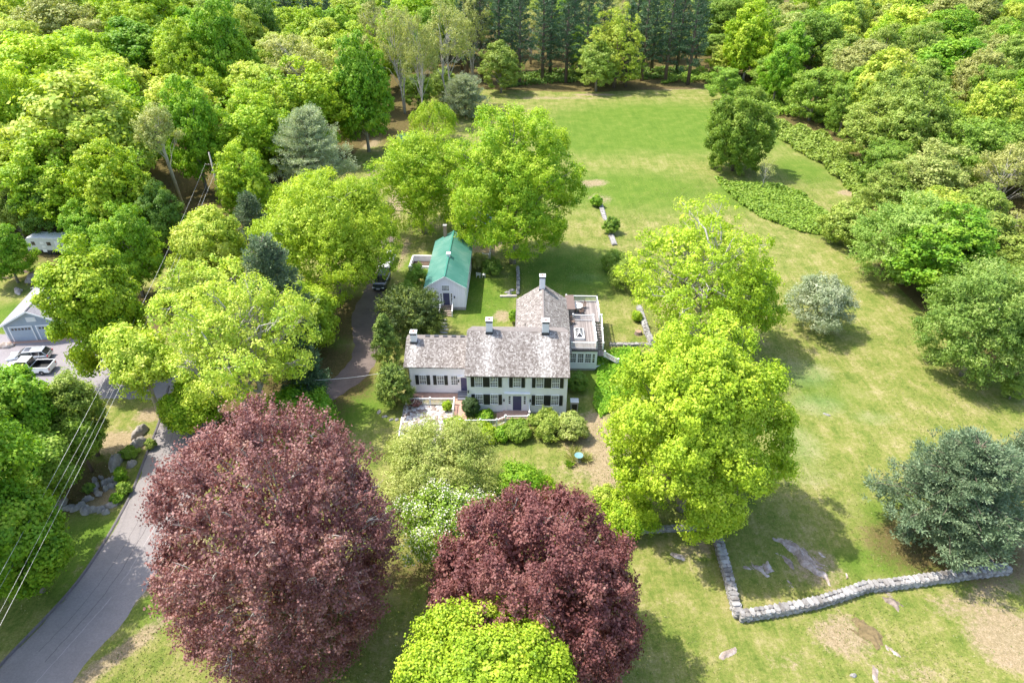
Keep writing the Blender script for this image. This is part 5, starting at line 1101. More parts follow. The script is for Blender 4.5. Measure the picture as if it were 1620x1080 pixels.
for i, (cx, cy, hw, hh) in enumerate([(420,30,30,50),(452,22,30,46),(490,30,34,50),(520,40,26,44),(620,30,26,60)]):
    c, r, rz, z = fit(cx, cy, hw, hh, 2); place(('pine', i % 3), c.x, c.y, r, rz, z, 'grey-green pine at the top edge beside the budding trees, %s from the left' % ORD_[i], 'pines at the top edge of the left wood')
sb = at(298, 350); sc_ = at(247, 205, 17.5); PLACED.append((sb.x, sb.y, 3.0)); PLACED.append((sb.x+1, sb.y-7, 4.0))
sn = make_tree('woodland_tree', 'thin tan tree with a tall pale bare trunk standing in the left wood', 'tree', (0,0,0), 3.6, 4.8, (sc_-sb).length, 'sparse', 900, 'tan', 'pale', stems=1, tr=.014, nb=46)
dv = (sc_ - sb); sn.location = sb; sn.rotation_euler = dv.to_track_quat('Z', 'Y').to_euler()
# fill behind
SIDE = {'l': ('lime','lime','lime2','lime2','yellow','lime','lime2','tan','green'), 't': ('pine','pine','mid','olive','sparse'), 'r': ('mid','lime','green','olive','tan','lime2','olive','sage','lime2')}
cnt = 0
gy = 78.0
while gy < 330:
    st_ = 8.4 + gy*.014; gx = -190.0
    while gx < 200:
        x = gx + rf_.uniform(-.38, .38)*st_; y = gy + rf_.uniform(-.38, .38)*st_; gx += st_
        if inforest(x, y) < .5: continue
        ht = rf_.uniform(16, 23) if x < 0 else rf_.uniform(14, 21); pxx, pyy, d = proj(x, y, ht*.62); rpx = 6*FPX/d
        if pxx < -150 or pxx > 1770 or pyy > 1000: continue
        if proj(x, y, ht)[1] < -rpx*1.4 - 20: continue
        if x < 0 and y < 108: continue
        if any((x-a)**2 + (y-b)**2 < (r*.72 + (4.0 if x < 0 else 2.4))**2 for a, b, r in PLACED): continue
        # keep the clearing, the yard and the track free
        if -64 < x < -44 and 78 < y < 104: continue
        side = 't' if (y > 200 and -30 < x < 62) else ('l' if x < 0 else 'r')
        edge = side == 'r' and x < 74; 
        if edge: ht = rf_.uniform(9, 14)
        key = rf_.choice(SIDE[side]); vs = [q for q in PROTO if q[0] == key]; k = vs[rf_.randrange(len(vs))]
        r = (rf_.uniform(6.4, 9.0) if side == 'l' else rf_.uniform(5.2, 7.6))*(.7 if key == 'pine' else 1); rz = ht*.44; z = ht - rz
        if key == 'pine': ht += 7; rz = ht/2; z = ht/2
        lb = FT[key][2] if key != 'pine' else 'dark pine'
        area = {'l': 'left', 't': 'far', 'r': 'right'}[side]
        place(k, x, y, r, rz, z, '%s filling the depth of the %s wood' % (lb, area), 'trees inside the %s wood' % area); cnt += 1; FILL.append((area, lb, pxx, pyy, LAST[0]))
    gy += st_ * .9
ORD = ['first','second','third','fourth','fifth','sixth','seventh','eighth','ninth','tenth','eleventh','twelfth','thirteenth','fourteenth','fifteenth','sixteenth','seventeenth','eighteenth','nineteenth','twentieth']
def rowname(y):
    for lim, nm in ((0, 'topmost'), (18, 'top-edge'), (45, 'second'), (80, 'third'), (125, 'fourth'), (180, 'fifth'), (250, 'sixth'), (340, 'seventh')):
        if y < lim: return nm
    return 'lowest'
cells = {}
for area, lb, px_, py_, o in FILL: cells.setdefault((area, lb, rowname(py_)), []).append((px_, o))
for (area, lb, row), L_ in cells.items():
    L_.sort(key=lambda q: q[0])
    lb = lb.replace('thin budding tree with bare pale branches', 'thin bare-branched tree')
    for i, (px_, o) in enumerate(L_):
        o['label'] = '%s, %s wood, %s row%s' % (lb, area, row, ', %s from the left' % ORD[min(i, 19)] if len(L_) > 1 else '')
for i, (cx, o) in enumerate(sorted(PINE_OBJ, key=lambda q: q[0])): o['label'] = 'tall dark pine behind the far lawn, %s from the left' % ORD[i]
print('fill trees', cnt, 'placed', len(PLACED))
for k, (root, kids, R, zc, RZ, used) in PROTO.items():
    if not used[0]:
        for q in kids + [root]: bpy.data.objects.remove(q)
# ------------------------------------------------------------------ patio, terrace, fences
def flat_poly(name, label, pts, z, m, cat=None, kind='structure', th=.0):
    mb = MB(); P = [Vector((*gp(*p), z)) for p in pts]
    mb.add(P, [tuple(range(len(P)))]); o = mb.build(name, m)
    if o.data.polygons[0].normal.z < 0: o.data.flip_normals()
    tag(o, kind=kind); return o
def hl(x, y, z=0.0):      # house-local to world
    return hs.matrix_basis @ Vector((x, y, z)) if False else Matrix.Translation(hs.location) @ Matrix.Rotation(hs.rotation_euler.z, 4, 'Z') @ Vector((x, y, z))
def slabbox(name, x0, x1, y0, y1, z0, z1, m, kind='structure'):
    mb = MB(); mb.box(x0, x1, y0, y1, z0, z1); o = mb.build(name, m); o.location = hs.location; o.rotation_euler = hs.rotation_euler; tag(o, kind=kind); return o
slabbox('brick_terrace', -7.3, -.9, 2.2, 3.40, -.05, .12, M_PAVE)
slabbox('brick_walk', -1.7, -.1, -1.6, 2.19, -.05, .10, M_PAVE)
def gravel():
    m, nt, p, o = mat('gravel'); L = nt.links; tc = nt.nodes.new('ShaderNodeTexCoord').outputs['Object']
    v = N(nt, 'ShaderNodeTexVoronoi'); v.inputs['Scale'].default_value = 3.6; L.new(tc, v.inputs['Vector'])
    s = nt.nodes.new('ShaderNodeSeparateColor'); L.new(v.outputs['Color'], s.inputs[0])
    f = mth(nt, 'ADD', mth(nt, 'MULTIPLY', s.outputs[0], .6), mth(nt, 'MULTIPLY', noise(nt, 1.2, 5, .7, tc), .4))
    r = ramp(nt, [(.25, (.17,.12,.09)), (.5, (.33,.285,.26)), (.75, (.58,.56,.54))]); L.new(f, r.inputs[0]); L.new(r.outputs[0], p.inputs['Base Color']); p.inputs['Roughness'].default_value = .95
    bn = N(nt, 'ShaderNodeBump', i_Strength=1., i_Distance=.05); L.new(v.outputs['Distance'], bn.inputs['Height']); L.new(bn.outputs[0], p.inputs['Normal']); return m
M_GRAV = gravel()
flat_poly('gravel_patio', '', [(639,641),(650,640),(712,640),(716,655),(725,668),(722,700),(690,708),(650,705),(630,690),(636,660)], .02, M_GRAV)
def fence(label, pts, zs=None, h=.95, pe=2.4, name='picket_fence'):
    P = [at(p[0], p[1], 0) for p in pts]; o0 = P[0].copy(); r = empty(name, o0); tag(r, label, 'fence')
    zs = zs or [0.05]*len(P)
    railing(r, [tuple(p - o0 + Vector((0, 0, z))) for p, z in zip(P, zs)], h, 'pickets', gap=.16, post_every=pe, bw=.05); return r
fence('white picket fence with a corner between the gravel patio and the wing', [(643,640),(719,640),(717,658)])
fence('white picket fence in front of the main door that steps up towards the landing', [(728,675),(760,675),(786,675),(800,671.5),(836,671.5)], [.05,.05,.05,.30,.34], 1.0, 2.1)
fr_ = empty('stair_rail', hl(7.05, -1.5)); fr_.rotation_euler = hs.rotation_euler; tag(fr_, 'short white railing at the right side of the front landing', 'railing')
railing(fr_, [(0, 0, .48), (0, 1.4, .48)], .95, 'balustrade', post_every=1.4)
# low white edging by the gravel
eg = MB(); a, b = at(636,660), at(631,692); eg.bar(a + Vector((0,0,.06)), b + Vector((0,0,.06)), .12, .12); o = eg.build('patio_edging', M_RAIL); tag(o, 'low white board edging along the left side of the gravel patio', 'edging')
# path and planks
for i, (px, py) in enumerate([(701,506),(701.5,511),(702,516),(703,521),(702,526)]):
    mb = MB(); blockmesh(mb, Vector((0, 0, .03)), 1.0, .42, .08, 0, random.Random(i), .2, .0); o = mb.build('stepping_stone', M_STONE); o.location = (*gp(px, py), 0)
    tag(o, 'stone slab of the path from the barn steps to the house', 'paving slab', 'path slabs below the barn steps')
lg = MB(); lg.bar(at(791,470) + Vector((0,0,.15)), at(818,469.5) + Vector((0,0,.15)), .3, .28); o = lg.build('timber_beam', pmat('old_timber', (.50,.44,.40), .9, var=.3, bump=.4), bevel=.03); tag(o, 'pale old timber beam on the grass behind the house', 'beam')
for i, (px, py) in enumerate([(803,463),(810,460),(806,466.5)]):
    rock(['flat stone above the old timber beam, left one','flat stone above the old timber beam, upper right one','flat stone touching the old timber beam'][i], px, py, 1.0, .5, .25, 20*i, 300+i, M_STONE, 'stone', 'stone')
# stump, fire bowl, drain spout
sp_ = empty('tree_stump', (*gp(1010, 528), 0)); tag(sp_, 'broken brown tree stump on the lawn inside the retaining wall', 'stump')
q = MB(); q.lathe((0,0,0), [(.62,-.05),(.5,.12),(.42,.4),(.38,.44)], 11); q.build('wood', BK['brown'], sp_)
q = MB(); q.lathe((0,0,.441), [(.34,0),(.33,.01)], 11); q.build('cut_face', pmat('cut_wood', (.36,.22,.15), .9, var=.3), sp_)
fb_ = empty('fire_bowl', (*gp(1010, 566), 0)); tag(fb_, 'round dark metal fire ring in the green bed right of the house', 'fire ring')
q = MB(); q.lathe((0,0,0), [(.72,0),(.80,.45),(.84,.46),(.84,.42)], 20); q.f = q.f[:-2]; q.m = q.m[:-2]; q.lathe((0,0,0), [(.62,.02),(.70,.44)], 20); q.f.pop(); q.m.pop(); q.build('ring', pmat('rusty_iron', (.06,.055,.055), .7, var=.4), fb_)
q = MB()
for i in range(3): t = i*2.1; q.bar((math.cos(t)*.5, math.sin(t)*.5, .5), (-math.cos(t)*.5, -math.sin(t)*.5, .5), .07, .05)
q.build('grate', M_BLK, fb_)
sd = MB(); sd.bar(at(942,583) + Vector((0,0,.25)), at(955,576) + Vector((0,0,.15)), .16, .12); o = sd.build('drain_spout', M_RAIL); tag(o, 'white drain spout lying on the grass at the sunroom corner', 'drain spout')
# heat pump cabinet
hp = empty('utility_cabinet', (*gp(908, 648), 0), R_(-1)); tag(hp, 'tall grey utility cabinet at the right end of the house', 'cabinet')
q = MB(); q.box(-.42,.42,-.35,.35,.0,1.35); q.build('cabinet_body', pmat('cabinet_grey', (.30,.29,.28), .6), hp, bevel=.02)
q = MB(); q.box(-.48,.48,-.42,.42,1.352,1.42); q.build('lid', pmat('cabinet_lid', (.60,.57,.54), .6), hp, bevel=.02)
q = MB(); q.box(-.3,.3,-.37,-.352,.2,1.1); q.build('grille', M_BLK, hp)
# garden cart with white wheels
gc = empty('garden_cart', (*gp(873, 661), 0)); tag(gc, 'white garden cart with two round wheels at the front wall', 'cart')
q = MB(); q.box(-.75,.4,-.3,.3,.55,.62); q.box(-.75,.4,-.32,-.28,.62,.85); q.box(-.75,.4,.28,.32,.62,.85); q.bar((.4,0,.6),(1.0,0,.75),.05,.05); q.build('tray', M_TRIM, gc)
for xx in (-.55, .95):
    q = MB(); M_ = Matrix.Translation((xx,-.36,.38)) @ Matrix.Rotation(math.pi/2, 4, 'X'); t = MB(); t.lathe((0,0,0), [(.22,-.05),(.38,-.05),(.38,.05),(.22,.05)], 18)
    q.add([M_ @ Vector(v) for v in t.v], t.f[:-2] + [( 54+j, j, (j+1)%18, 54+(j+1)%18) for j in range(18)]); q.build('wheel', M_TRIM, gc)
# feeder / birdbath with dry grasses
bf = empty('birdbath', (*gp(915, 729), 0)); tag(bf, 'small teal-topped birdbath among dry ornamental grasses', 'birdbath')
q = MB(); q.lathe((0,0,0), [(.30,0),(.28,.06),(.10,.12),(.09,.62),(.16,.7)], 14); q.build('pedestal', M_STONE, bf)
q = MB(); q.lathe((0,0,.7), [(.16,0),(.44,.12),(.47,.15),(.40,.13),(.1,.07)], 18); q.build('bowl', pmat('glazed_teal', (.16,.30,.30), .25), bf)
def tuft(label, px, py, r, h, c, seed, n=160):
    rng = np.random.default_rng(seed); a = rng.random(n)*6.28; q = rng.random(n)**.6*r*.5; P = np.column_stack([np.cos(a)*q, np.sin(a)*q, np.full(n, h*.4)])
    D = unit(np.column_stack([np.cos(a)*q*1.6, np.sin(a)*q*1.6, np.full(n, .7)]) + rng.normal(size=(n,3))*.12); Nn = unit(np.cross(D, rng.normal(size=(n,3))))
    V, F = leaf_quads(P, Nn, D, h, .06, rng); o = link(bpy.data.objects.new('grass_tuft', np_mesh('grass_tuft', V, F, LM[c], {'tint': ('FACE', rng.random(n))}))); o.location = (*gp(px, py), 0); tag(o, label, 'grass clump')
tuft('straw-coloured ornamental grass clump left of the birdbath', 906, 727, 1.6, .9, 'tan', 1)
tuft('straw-coloured ornamental grass clump right of the birdbath', 927, 727, 1.4, .8, 'tan', 2)
tuft('straw-coloured ornamental grass clump behind the birdbath', 910, 716, 1.3, .8, 'tan', 3)
tuft('small green grass clump below the left of the birdbath', 901, 736, .9, .6, 'green', 4)
# ------------------------------------------------------------------ deck furniture
tb = empty('patio_table', hl(13.25, 17.9, 3.2)); tag(tb, 'round stone-topped table on the rear deck of the house', 'table')
q = MB(); q.lathe((0,0,0), [(.35,0),(.30,.1),(.12,.2),(.12,.66)], 14); q.build('base', M_STONE, tb)
q = MB(); q.lathe((0,0,.66), [(.80,0),(.84,.03),(.84,.07),(.80,.09)], 28); q.build('tabletop', pmat('table_top', (.60,.55,.50), .7, var=.1), tb)
q = MB(); q.lathe((0,0,.75), [(.08,0),(.07,.03)], 10); q.build('umbrella_hole', M_BLK, tb)
def chair(label, loc, rz, m, w=.56, name='patio_chair', group=None):
    c = empty(name, loc, rz); tag(c, label, 'chair', group)
    q = MB(); q.box(-w/2, w/2, -.25, .25, .40, .44); q.build('seat', m, c)
    q = MB()
    for i in range(6): x = -w/2 + .04 + i*(w-.08)/5; q.bar((x, .25, .42), (x, .36, .92), .05, .02)
    q.bar((-w/2, .36, .93), (w/2, .36, .93), .06, .03); q.build('backrest', m, c)
    for sx in (-1, 1):
        for sy in (-1, 1): q = MB(); q.bar((sx*w*.42, sy*.22, .40), (sx*w*.48, sy*.28, 0), .05, .05); q.build('leg', m, c)
        q = MB(); q.bar((sx*w/2, -.25, .64), (sx*w/2, .3, .66), .06, .03); q.bar((sx*w/2, -.23, .42), (sx*w/2, -.23, .63), .04, .04); q.build('armrest', m, c)
    return c
M_WICK = pmat('wicker_brown', (.15,.10,.075), .8, var=.3, scale=20)
for i, (dx, dy, rz, lb) in enumerate([(-1.0,.5,60,'brown patio chair behind left of the round deck table'),(-.55,-1.0,150,'brown patio chair in front left of the round deck table'),(.6,-1.0,200,'brown patio chair in front right of the round deck table'),(.9,.55,-60,'brown patio chair behind right of the round deck table')]):
    chair(lb, hl(13.25+dx, 17.9+dy, 3.2), R_(rz), M_WICK)
gz = empty('storage_lean_to', hl(12.3, 17.6, 3.2)); tag(gz, 'brown flat-topped storage lean-to against the ell on the rear deck', 'lean-to')
q = MB(); q.box(-.55,.45,-1.7,1.8,0,1.3); q.build('cabinet_wall', M_SHB, gz)
q = MB(); q.box(-.56,.6,-1.8,1.9,1.302,1.38); q.build('top', pmat('copper_brown', (.15,.105,.09), .7, var=.2), gz)
chair('brown patio chair on the sunroom roof deck beside the inner railing', hl(12.5, 14.3, 3.26), R_(20), M_WICK)
M_PLW = pmat('plastic_white', (.80,.80,.78), .4)
chair('white garden chair on the back lawn beside the barn', (*gp(757, 438), 0), R_(170), M_PLW, .6, 'garden_chair')
tt = empty('garden_table', (*gp(765.5, 438), 0)); tag(tt, 'small white garden table beside the white garden chair', 'table')
q = MB(); q.lathe((0,0,.46), [(.32,0),(.34,.03),(.32,.05)], 16); q.build('tabletop', M_PLW, tt)
for i in range(4): t = i*math.pi/2 + .7; q = MB(); q.bar((math.cos(t)*.22, math.sin(t)*.22, .46), (math.cos(t)*.3, math.sin(t)*.3, 0), .05, .05); q.build('leg', M_PLW, tt)
# small white fence behind the barn garden
wf = empty('board_fence', (*gp(774, 414), 0)); tag(wf, 'short weathered white board fence running back under the round green maple', 'fence')
railing(wf, [(0, 0, 0), (.3, 9.5, 0)], 1.1, 'boards', gap=.2, post_every=2.4, m=pmat('weathered_white', (.55,.50,.45), .8, var=.2), bw=.12)
wf2 = empty('board_fence', (*gp(764, 410), 0)); tag(wf2, 'very short white picket piece left of the weathered fence', 'fence')
railing(wf2, [(0, 0, 0), (1.2, 0, 0)], 1.0, 'boards', gap=.16, post_every=1.2)
# trampoline
tr = empty('trampoline', (*gp(752, 354), 0)); tag(tr, 'big round trampoline with a blue rim pad and net, half under the green maple', 'trampoline')
TR = 3.0
q = MB(); q.lathe((0,0,.86), [(TR-.32,0),(TR-.32,.015)], 28); q.build('mat', pmat('mat_black', (.015,.015,.02), .8), tr)
q = MB(); q.lathe((0,0,.84), [(TR-.34,.02),(TR-.32,.07),(TR,.07),(TR+.02,.0)], 28); q.f = q.f[:-2]; q.m = q.m[:-2]; q.build('rim_pad', pmat('vinyl_blue', (.06,.20,.55), .45), tr)
for i in range(8):
    t = i*math.pi/4 + .2; q = MB(); q.tube([(math.cos(t)*TR, math.sin(t)*TR, 0), (math.cos(t)*TR, math.sin(t)*TR, 2.6)], .03, 6); q.build('pole', M_BLK, tr)
def netmat():
    m, nt, p, o = mat('net_mesh'); p.inputs['Base Color'].default_value = (.02,.02,.025,1); p.inputs['Roughness'].default_value = .9
    t = nt.nodes.new('ShaderNodeBsdfTransparent'); ms = N(nt, 'ShaderNodeMixShader', i_0=.28); nt.links.new(t.outputs[0], ms.inputs[1]); nt.links.new(p.outputs[0], ms.inputs[2]); nt.links.new(ms.outputs[0], o.inputs[0]); return m
q = MB(); q.lathe((0,0,.9), [(TR,0),(TR,1.65)], 28); q.f = q.f[:-2]; q.m = q.m[:-2]; q.build('net', netmat(), tr)
# green tarp shelter
ta = empty('tarp_shelter', (*gp(640, 228), 0), R_(38)); tag(ta, 'blue-green tarp shelter half hidden behind the yellow-green tree', 'shelter')
q = MB(); q.add([(-2,-1.6,.15),(4,-1.6,.15),(4,0,2.5),(-2,0,2.5),(4,1.6,.15),(-2,1.6,.15)], [(0,1,2,3),(3,2,4,5)]); o = q.build('tarp', pmat('tarp_teal', (.10,.24,.22), .5, var=.2), ta)
so_m = o.modifiers.new('thick', 'SOLIDIFY'); so_m.thickness = .02
for x in (-1.9, 3.9): q = MB(); q.tube([(x,0,0),(x,0,2.47)], .035, 6); q.build('pole', M_RAIL, ta)
# ------------------------------------------------------------------ vehicles
M_TYRE = pmat('tyre', (.02,.02,.02), .8); M_RIM = pmat('rim_alloy', (.45,.46,.48), .3, metal=.8)
def loft(secs, mats, name, par, caps=True, smooth=True, bevel=0):
    mb = MB(); n = len(secs[0]); 
    for s in secs: mb.v += [tuple(p) for p in s]
    for i in range(len(secs)-1):
        for j in range(n): mb.f.append((i*n+j, (i+1)*n+j, (i+1)*n+(j+1)%n, i*n+(j+1)%n)); mb.m.append(0)
    mb.f.append(tuple(range(n))); mb.m.append(0); mb.f.append(tuple((len(secs)-1)*n + j for j in range(n))[::-1]); mb.m.append(0)
    return mb.build(name, mats, par, smooth=False, bevel=bevel)
def car(label, cat, name, loc, rz, paint, Lc=4.8, Wc=1.85, kind='wagon'):
    c = empty(name, loc, rz); tag(c, label, cat)
    h2 = Wc/2
    def sec(x, w, z0, z1, r=.10): return [(x,-w+r*.5,z0),(x,-w,z0+r),(x,-w,z1-r*1.2),(x,-w+r,z1),(x,w-r,z1),(x,w,z1-r*1.2),(x,w,z0+r),(x,w-r*.5,z0)]
    F = Lc/2; bl = .95 if kind != 'suv' else 1.05; hd = .80 if kind == 'wagon' else .98
    if kind == 'pickup':
        S = [(-F,.86,.45,.75),(-F+.12,.96,.32,.92),(-F+1.2,1,.30,1.05),(-F+1.55,1,.30,1.10),(-F+3.43,1,.30,1.10),(-F+3.44,.97,.30,.50),(F-.02,.97,.34,.50)]
        cab = [(-F+1.25,.82,1.09),(-F+1.85,.74,1.80),(-F+2.1,.74,1.86),(-F+3.25,.74,1.86),(-F+3.40,.78,1.09)]
    else:
        tail = [(F-.35,1,.30,bl),(F-.08,.96,.32,bl-.05),(F,.88,.45,bl-.25)]
        S = [(-F,.80,.42,.62),(-F+.12,.93,.28,.74),(-F+.6,1,.24,hd),(-F+1.35,1,.24,bl-.02),(-F+2.2,1,.22,bl),(F-1.0,1,.24,bl)] + tail
        top = 1.46 if kind == 'wagon' else 1.75
        cab = [(-F+1.15,.84,bl-.02),(-F+1.95,.72,top-.05),(-F+2.3,.70,top),(F-.95,.70,top),(F-.55,.70,top-.06),(F-.12,.78,bl-.03)]
    loft([sec(x, h2*w, a, b) for x, w, a, b in S], paint, 'body', c, bevel=.015)
    zb = bl - .03 if kind != 'pickup' else 1.08
    gl_ = [[(x,-h2*w,z) , (x,h2*w,z)] for x, w, z in cab]
    # glasshouse: a closed shell from the belt line to the roof line
    mb = MB(); lo = [(cab[0][0], .84), (cab[-1][0], .84)]
    n = len(cab)
    for x, w, z in cab: mb.v += [(x,-h2*w,z),(x,h2*w,z)]
    b0 = len(mb.v); mb.v += [(x, s*h2*.9, zb) for x, w, z in cab for s in (-1, 1)]
    for i in range(n-1):
        a = 2*i; mb.f += [(a, a+2, a+3, a+1)]; mb.m.append(0)
        mb.f += [(b0+a, b0+a+2, a+2, a), (a+1, a+3, b0+a+3, b0+a+1)]; mb.m += [0, 0]
    glass = mb.build('windows', M_GLASS, c)
    # roof panel
    rx0, rx1 = cab[1][0]+.1, cab[-2][0] + (.0 if kind != 'pickup' else .02); zt = max(z for _, _, z in cab)
    loft([[(x,-h2*w_,z),(x,-h2*w_+.04,z+.045),(x,h2*w_-.04,z+.045),(x,h2*w_,z)] for x, w_, z in ((rx0,.70,zt-.045),(rx0+.3,.71,zt-.002),(rx1-.4,.71,zt-.002),(rx1,.70,zt-.04))], paint, 'roof', c, bevel=.01)
    pl = MB()
    for s in (-1, 1):
        for i0, i1 in ((0, 1), (n-1, n-2)):
            x0, w0, z0 = cab[i0]; x1, w1, z1 = cab[i1]; pl.bar((x0, s*h2*w0*1.005, z0), (x1, s*h2*w1*1.005, z1), .08, .05)
        for xm in ((cab[1][0]+cab[-2][0])/2, (cab[1][0]*.15 + cab[-2][0]*.85)): pl.bar((xm, s*h2*.9, zb), (xm, s*h2*.71, zt), .08, .03)
    pl.build('pillars', paint, c)
    for xx in (-F+.95, F-.95):
        for s in (-1, 1):
            w = empty('wheel', (xx, s*(h2-.08), .34)); w.parent = c
            M_ = Matrix.Rotation(math.pi/2, 4, 'X')
            for nm, pr, mm in (('tyre', [(.24,-.11),(.34,-.09),(.34,.09),(.24,.11)], M_TYRE), ('rim', [(.02,-.115),(.235,-.10),(.235,.10),(.02,.115)], M_RIM)):
                t = MB(); t.lathe((0,0,0), pr, 18); q = MB(); q.add([M_ @ Vector(v) for v in t.v], t.f); q.build(nm, mm, w)
    for s in (-1, 1):
        q = MB(); q.box(-F+.02, -F+.22, s*h2*.74-.17, s*h2*.74+.17, .60, .72); q.build('headlight', M_TRIM, c)
        q = MB(); q.box(F-.12, F+.012, s*h2*.80-.11, s*h2*.80+.11, .68, .88); q.build('taillight', pmat('tail_red', (.45,.02,.02), .3), c)
        q = MB(); q.box(cab[0][0]+.35, cab[0][0]+.5, s*(h2+.02)-.08, s*(h2+.02)+.08, zb, zb+.13); q.build('mirror', paint, c)
    q = MB(); q.box(-F-.03, -F+.06, -h2*.7, h2*.7, .30, .46); q.build('bumper', M_BLK if kind == 'suv' else paint, c)
    q = MB(); q.box(-F-.045, -F-.03, -.26, .26, .44, .56); q.build('number_plate', M_TRIM, c)
    if kind == 'wagon': q = MB(); q.box(rx0+.15, rx0+.85, -.42, .42, zt+.046, zt+.052); q.build('sunroof', M_GLASS, c)
    if kind == 'suv':
        for s in (-1, 1): q = MB(); q.bar((rx0+.2, s*.58, zt+.09), (rx1-.2, s*.58, zt+.09), .05, .04); q.build('roof_rail', M_RIM, c)
        q = MB(); q.box(-F-.035, -F+.0, -.45, .45, .62, .66); q.build('grille', M_RIM, c)
    if kind == 'pickup':
        q = MB(); x0, x1 = -F+3.45, F
        q.box(x0, x1, -h2, -h2+.1, .42, 1.12); q.box(x0, x1, h2-.1, h2, .42, 1.12); q.box(x1-.08, x1, -h2+.1, h2-.1, .42, 1.10); q.box(x0, x0+.06, -h2+.1, h2-.1, .42, 1.10); q.build('bed_sides', paint, c)
        q = MB(); q.box(x0+.06, x1-.08, -h2+.1, h2-.1, .42, .55); q.box(x0+.07, x1-.09, -h2+.101, -h2+.14, .55, 1.13); q.box(x0+.07, x1-.09, h2-.14, h2-.101, .55, 1.13); q.box(x0+.061, x0+.1, -h2+.14, h2-.14, .55, 1.12); q.build('bed_liner', M_BLK, c)
    return c
def paintm(name, c, metal=.3): return pmat(name, c, .28, metal, .5, .03, coat=.6)
g = gp(50, 568); car('silver station wagon parked nearest the blue garage', 'car', 'parked_car', (g[0], g[1], 0), R_(8), paintm('paint_silver', (.42,.43,.43), .55), 5.0, 1.86)
g = gp(48, 586); car('white pickup truck with an empty black bed, parked beside the silver wagon', 'pickup', 'pickup_truck', (g[0]+.2, g[1]-.1, 0), R_(2), paintm('paint_white', (.80,.80,.80), 0), 5.7, 1.95, 'pickup')
g = gp(605, 448); car('black car parked on the driveway facing the camera under the yellow maple', 'car', 'parked_car', (g[0], g[1]-.3, 0), R_(86), paintm('paint_black', (.02,.028,.045)), 4.8, 1.9, 'suv')
g = gp(613, 417); car('white car parked behind the black one, mostly under the yellow maple', 'car', 'parked_car', (g[0], g[1], 0), R_(84), paintm('paint_white2', (.78,.78,.80), 0), 4.7, 1.85, 'suv')
# camper
cm_ = empty('camper_trailer', (*gp(48, 402), 0), R_(-4)); tag(cm_, 'white and grey camper trailer under the trees at the left edge', 'camper')
M_CAMP = pmat('camper_shell', (.58,.60,.58), .45, var=.08); M_CROOF = pmat('camper_roof', (.80,.80,.78), .5)
q = MB(); pr = [(0,.55),(6.6,.55),(6.6,2.9),(.5,2.9),(-.1,2.3),(-.1,1.1)]
q.add([(x, 0, z) for x, z in pr] + [(x, 2.4, z) for x, z in pr], [tuple(range(6)), tuple(range(11, 5, -1))] + [(i, i+6, (i+1)%6+6, (i+1)%6) for i in range(6)]); q.build('body', M_CAMP, cm_, bevel=.05)
q = MB(); q.box(.5, 6.65, -.04, 2.44, 2.905, 2.98); q.build('roof', M_CROOF, cm_)
for x0, x1, z0, z1, mm, nm in ((1.0,1.6,1.7,2.3,M_GLASS,'window'),(3.6,4.3,1.7,2.3,M_GLASS,'window'),(2.5,3.1,1.9,2.3,M_CROOF,'hatch'),(2.6,3.2,1.25,1.6,M_CROOF,'hatch'),(2.5,3.2,.5,1.0,M_CROOF,'door_step'),(5.0,5.7,.7,2.5,M_CROOF,'door')):
    q = MB(); q.box(x0, x1, -.03, -.002, z0, z1); q.build(nm, mm, cm_)
q = MB(); q.box(.1, 6.5, -.02, -.003, .56, .85); q.build('skirt', M_LEAD, cm_)
for xx in (3.4, 4.2):
    for yy in (.1, 2.3):
        M_ = Matrix.Translation((xx, yy, .34)) @ Matrix.Rotation(math.pi/2, 4, 'X'); t = MB(); t.lathe((0,0,0), [(.2,-.1),(.34,-.09),(.34,.09),(.2,.1)], 16); q = MB(); q.add([M_ @ Vector(v) for v in t.v], t.f); q.build('wheel', M_TYRE, cm_)
q = MB(); q.bar((0, 1.2, .5), (-1.2, 1.2, .5), .1, .08); q.build('hitch', M_BLK, cm_)
# garden bits near the camper
def bed_ring():
    q = MB(); n = 18
    for i in range(n):
        t = i/n*5.2 + .4; r0_, r1_ = 1.1, 1.75 + .25*math.sin(i)
        q.v += [(math.cos(t)*r0_*1.3, math.sin(t)*r0_*.8, .03), (math.cos(t)*r1_*1.3, math.sin(t)*r1_*.8, .03)]
    for i in range(n-1): q.f.append((2*i, 2*i+1, 2*i+3, 2*i+2)); q.m.append(0)
    o = q.build('soil_ring', bpy.data.materials['soil']); o.location = (*gp(20, 434), 0); tag(o, 'dark ring-shaped bare soil patch on the grass below the camper trailer', 'soil bed')
bed_ring()
# ------------------------------------------------------------------ utility pole and wires
up_ = empty('utility_pole', (*at(354, 335), )); tag(up_, 'weathered wooden utility pole with a crossarm in the left wood clearing', 'utility pole')
PH = 11.2; M_POLE = BK['brown']
q = MB(); q.tube([(0,0,-.1),(0,0,PH*.5),(0,0,PH)], [.2,.17,.13], 10); q.build('pole', BK['pale'], up_, smooth=True)
q = MB(); q.box(-1.2,1.2,-.06,.06,PH-2.3,PH-2.15); q.build('crossarm', M_POLE, up_)
for x in (-1.1,-.55,.55,1.1): q = MB(); q.lathe((x,0,PH-2.15),[(.03,0),(.05,.05),(.03,.12)],8); q.build('insulator', M_TRIM, up_)
q = MB(); q.tube([(.05,0,PH-4.0),(1.4,-.2,PH-7)], .03, 5); q.tube([(-.05,0,PH-6),(-1.6,.3,PH-9.5)], .03, 5); q.build('guy_wire', M_BLK, up_)
p2_ = empty('utility_pole', (-33.5, 18, 0)); tag(p2_, 'wooden utility pole outside the lower left of the view', 'utility pole')
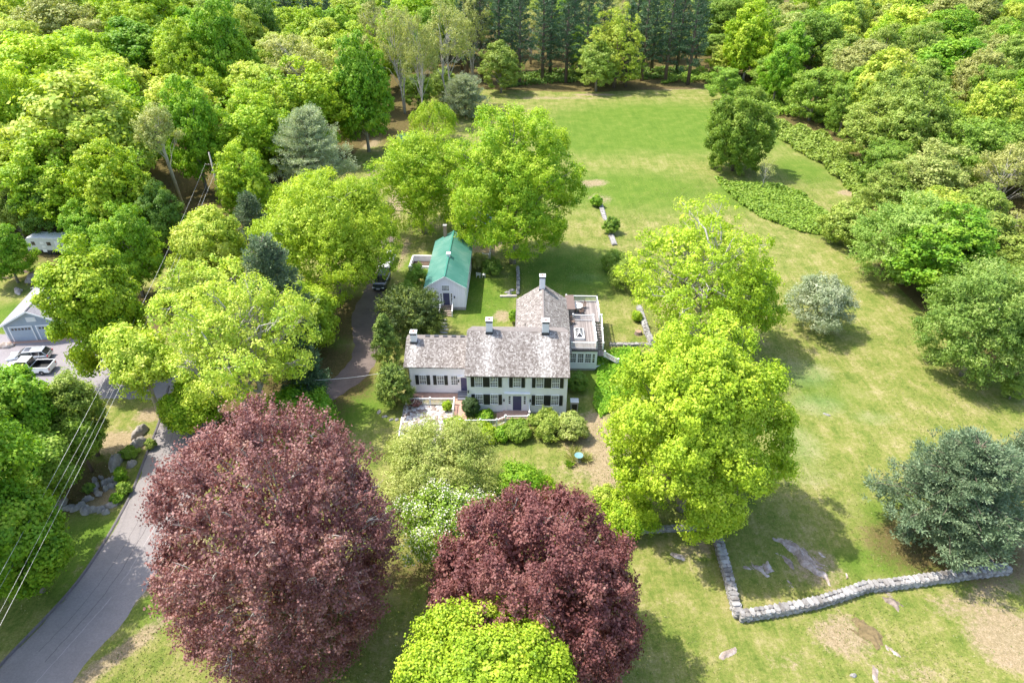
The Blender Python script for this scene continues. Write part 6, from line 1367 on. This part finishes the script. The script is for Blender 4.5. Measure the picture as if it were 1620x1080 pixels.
q = MB(); q.tube([(0,0,-.1),(0,0,10.6)], [.2,.13], 10); q.build('pole', BK['pale'], p2_)
A_ = at(354, 335); B_ = Vector((-33.5, 18, 0)); M_WIRE = pmat('wire_aluminium', (.62,.62,.60), .45, metal=.2, var=.05)
for i, (da, db, za, zb_, r) in enumerate([(-1.1,-.9,PH-2.0,10.2,.011),(.55,.5,PH-2.0,10.2,.007),(1.1,.9,PH-2.0,10.1,.010),(-.1,-2.4,PH-4.2,8.0,.009)]):
    pts = []
    for k in range(25):
        t = k/24; p = (A_ + Vector((da,0,za))).lerp(B_ + Vector((db,0,zb_)), t); p.z -= 4*1.6*t*(1-t); pts.append(p)
    q = MB(); q.tube(pts, r, 4); o = q.build('power_line', M_WIRE); tag(o, ['leftmost bright power line crossing the lower left corner','middle thin power line crossing the lower left corner','right-hand bright power line crossing the lower left corner','faint single cable left of the three power lines'][i], 'cable')
a = at(498, 601, 5); b = hl(-7.3, 3.3, 3.9); pts = [a.lerp(b, k/12) - Vector((0,0,4*.35*(k/12)*(1-k/12))) for k in range(13)]
q = MB(); q.tube(pts, .02, 4); o = q.build('service_cable', M_WIRE); tag(o, 'service cable from the trees over the driveway to the left end of the house', 'cable')
# bare limb debris near the leaf-strewn clearing
def deadwood(label, px, py, L, rot, seed, n=5, name='fallen_branch'):
    rnd = random.Random(seed); q = MB(); d = Vector((math.cos(rot), math.sin(rot), .12))
    q.tube([(0,0,.15), tuple(d*L*.5 + Vector((0,0,.2))), tuple(d*L)], [.16,.12,.04], 6)
    for i in range(n):
        s = d*L*rnd.uniform(.2,.9); e = s + Vector((rnd.uniform(-1,1), rnd.uniform(-1,1), rnd.uniform(.2,1)))*L*.35; q.tube([tuple(s), tuple((s+e)/2 + Vector((0,0,.1))), tuple(e)], [.06,.04,.015], 4)
    o = q.build(name, BK['pale'], smooth=True); o.location = (*gp(px, py), 0); tag(o, label, 'branch')
deadwood('tangle of bare grey branches at the top of the leaf-strewn clearing', 262, 425, 4.5, .7, 1, 10)
deadwood('dead branch lying on the leaves in the clearing', 240, 535, 4, .9, 2)
